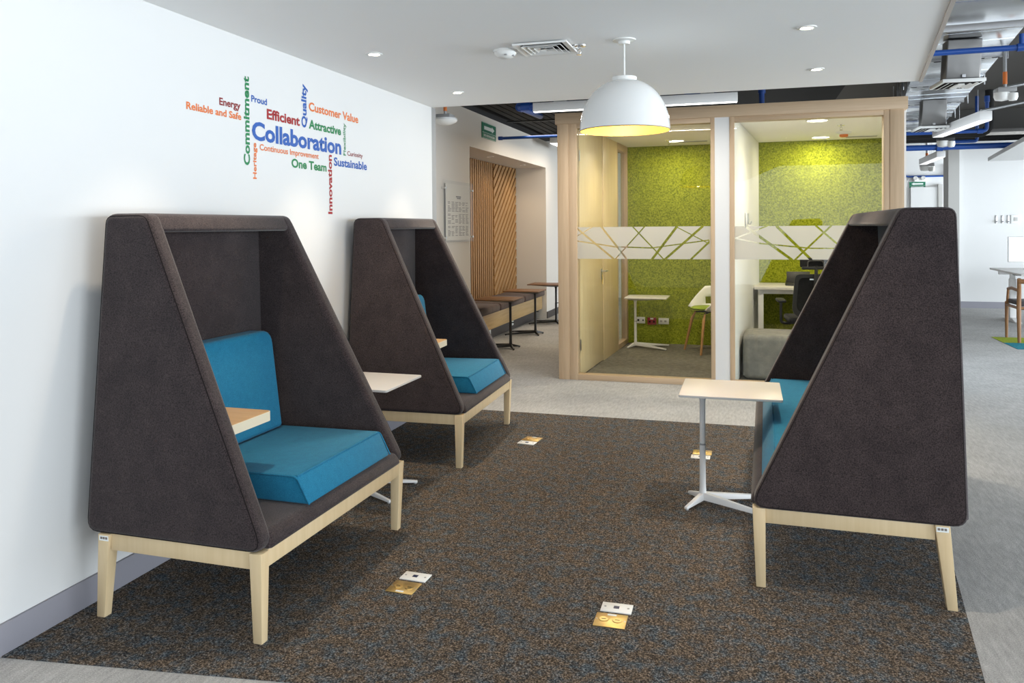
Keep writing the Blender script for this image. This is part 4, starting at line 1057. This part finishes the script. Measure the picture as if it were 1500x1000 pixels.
# ================================================================== FAR RIGHT OFFICE
def tile(m, x, y, label):
    o = prism('carpet_tile', m, [(0, 0), (0.5, 0), (0.5, 0.5), (0, 0.5)], XY, 0.0005, 0.004)
    o.location = (x, y, 0); tag(o, label, 'carpet tile', 'coloured carpet tiles')
tile(LIME, 2.85, 10.455, 'lime green carpet tile under the wooden chair'); tile(LIME, 3.35, 10.455, 'lime green carpet tile right of the wooden chair')
tile(TEALC, 2.85, 9.955, 'teal carpet tile in front of the lime ones'); tile(TEALC, 3.35, 9.955, 'second teal carpet tile toward the picture edge')
t = thing('wooden_chair', 'walnut armchair with grey seat at the right desk', 'chair', (3.25, 10.72, 0.004), R(0))
# faces +y (desk side), seen from behind at its left
for s in (-1, 1):
    tube('rear_leg', CHAIRW, [(s * 0.235, -0.245, 0.0), (s * 0.235, -0.225, 0.40), (s * 0.225, -0.20, 0.56), (s * 0.245, -0.27, 0.745)], [0.018, 0.026, 0.024, 0.022], 8, t)
    tube('front_leg', CHAIRW, [(s * 0.235, 0.23, 0.0), (s * 0.235, 0.22, 0.44)], [0.016, 0.022], 8, t)
    tube('armrest', CHAIRW, [(s * 0.228, -0.21, 0.60), (s * 0.245, 0.0, 0.62), (s * 0.24, 0.16, 0.60)], [0.018, 0.02, 0.016], 8, t)
    tube('arm_post', CHAIRW, [(s * 0.235, 0.21, 0.42), (s * 0.24, 0.15, 0.60)], 0.014, 8, t)
    tube('side_rail', CHAIRW, [(s * 0.235, -0.225, 0.40), (s * 0.235, 0.22, 0.40)], 0.018, 8, t)
tube('back_rail', CHAIRW, [(-0.245, -0.26, 0.715), (-0.12, -0.30, 0.715), (0.12, -0.30, 0.715), (0.245, -0.26, 0.715)], 0.028, 8, t)
tube('cross_rail', CHAIRW, [(-0.235, -0.225, 0.40), (0.235, -0.225, 0.40)], 0.018, 8, t)
box('seat', GREYF, -0.225, 0.225, -0.215, 0.235, 0.42, 0.475, t, 0.02, 3)
t = thing('standing_desk', 'white height-adjustable desk with T-foot legs at the far right', 'desk', (3.40, 13.15, 0.0), R(-2))
box('desktop', WLAM, 0.0, 2.4, -1.6, 0.0, 0.715, 0.74, t, 0.003)
for x in (0.22, 2.1):
    box('leg_column', WMET, x - 0.04, x + 0.04, -0.34, -0.26, 0.02, 0.60, t, 0.003)
    box('leg_inner', WMET, x - 0.03, x + 0.03, -0.33, -0.27, 0.60, 0.70, t)
    hexa('foot', WMET, [(x - 0.035, -0.65, 0), (x + 0.035, -0.65, 0), (x + 0.035, 0.05, 0), (x - 0.035, 0.05, 0), (x - 0.03, -0.65, 0.012), (x + 0.03, -0.65, 0.012), (x + 0.03, 0.05, 0.012), (x - 0.03, 0.05, 0.012)], t)
    hexa('foot_rib', WMET, [(x - 0.035, -0.60, 0.012), (x + 0.035, -0.60, 0.012), (x + 0.035, 0.0, 0.012), (x - 0.035, 0.0, 0.012), (x - 0.03, -0.36, 0.05), (x + 0.03, -0.36, 0.05), (x + 0.03, -0.24, 0.05), (x - 0.03, -0.24, 0.05)], t)
box('crossbar', WMET, 0.05, 2.3, -0.32, -0.26, 0.66, 0.715, t)
b = lathe('grommet_knob', BPLAS, [(0, -0.03), (0.045, -0.03), (0.045, 0.03), (0, 0.03)], 14, (0.20, -1.15, 0.68), t)
box('modesty_panel', mat('pale_blue_grey_panel', (0.45, 0.52, 0.58), 0.5), 0.35, 2.2, -0.62, -0.60, 0.38, 0.66, t)
box('cable_box', BPLAS, 0.05, 0.13, -1.2, -1.0, 0.695, 0.715, t)
t = thing('monitor', 'pale-backed monitor glowing on the far right desk', 'monitor', (3.84, 12.70, 0.742), R(-8))
box('screen_panel', WPLAS, -0.32, 0.32, -0.02, 0.02, 0.10, 0.46, t, 0.006)
box('display', E_SCREEN, -0.31, 0.31, -0.023, -0.019, 0.11, 0.45, t)
box('stand_neck', STEEL, -0.05, 0.05, 0.02, 0.04, 0.01, 0.22, t); box('stand_base', STEEL, -0.12, 0.12, -0.08, 0.10, 0.0, 0.012, t)
for i, x in enumerate((3.884, 3.972, 4.055)):
    t = thing('coat_hook', ('first slim wall hook from the grey column on the end wall', 'second slim wall hook from the grey column on the end wall', 'third slim wall hook, next to the switch plate')[i], 'hook', (x, 14.655, 1.39), 0, 'wall hooks on the end wall')
    box('hook_plate', STEEL, -0.013, 0.013, -0.008, 0, 0, 0.13, t, 0.002); tube('peg', STEEL, bend([(0, -0.008, 0.03), (0, -0.05, 0.02), (0, -0.055, 0.06)], 0.012), 0.007, 8, t)
t = thing('switch_plate', 'white switch plate beside the wall hooks on the end wall', 'switch', (4.16, 14.655, 1.385))
box('plate', WPLAS, -0.065, 0.065, -0.012, 0, 0, 0.14, t, 0.003); box('rocker', GREYCOL, -0.03, 0.03, -0.016, -0.012, 0.04, 0.10, t, 0.002)
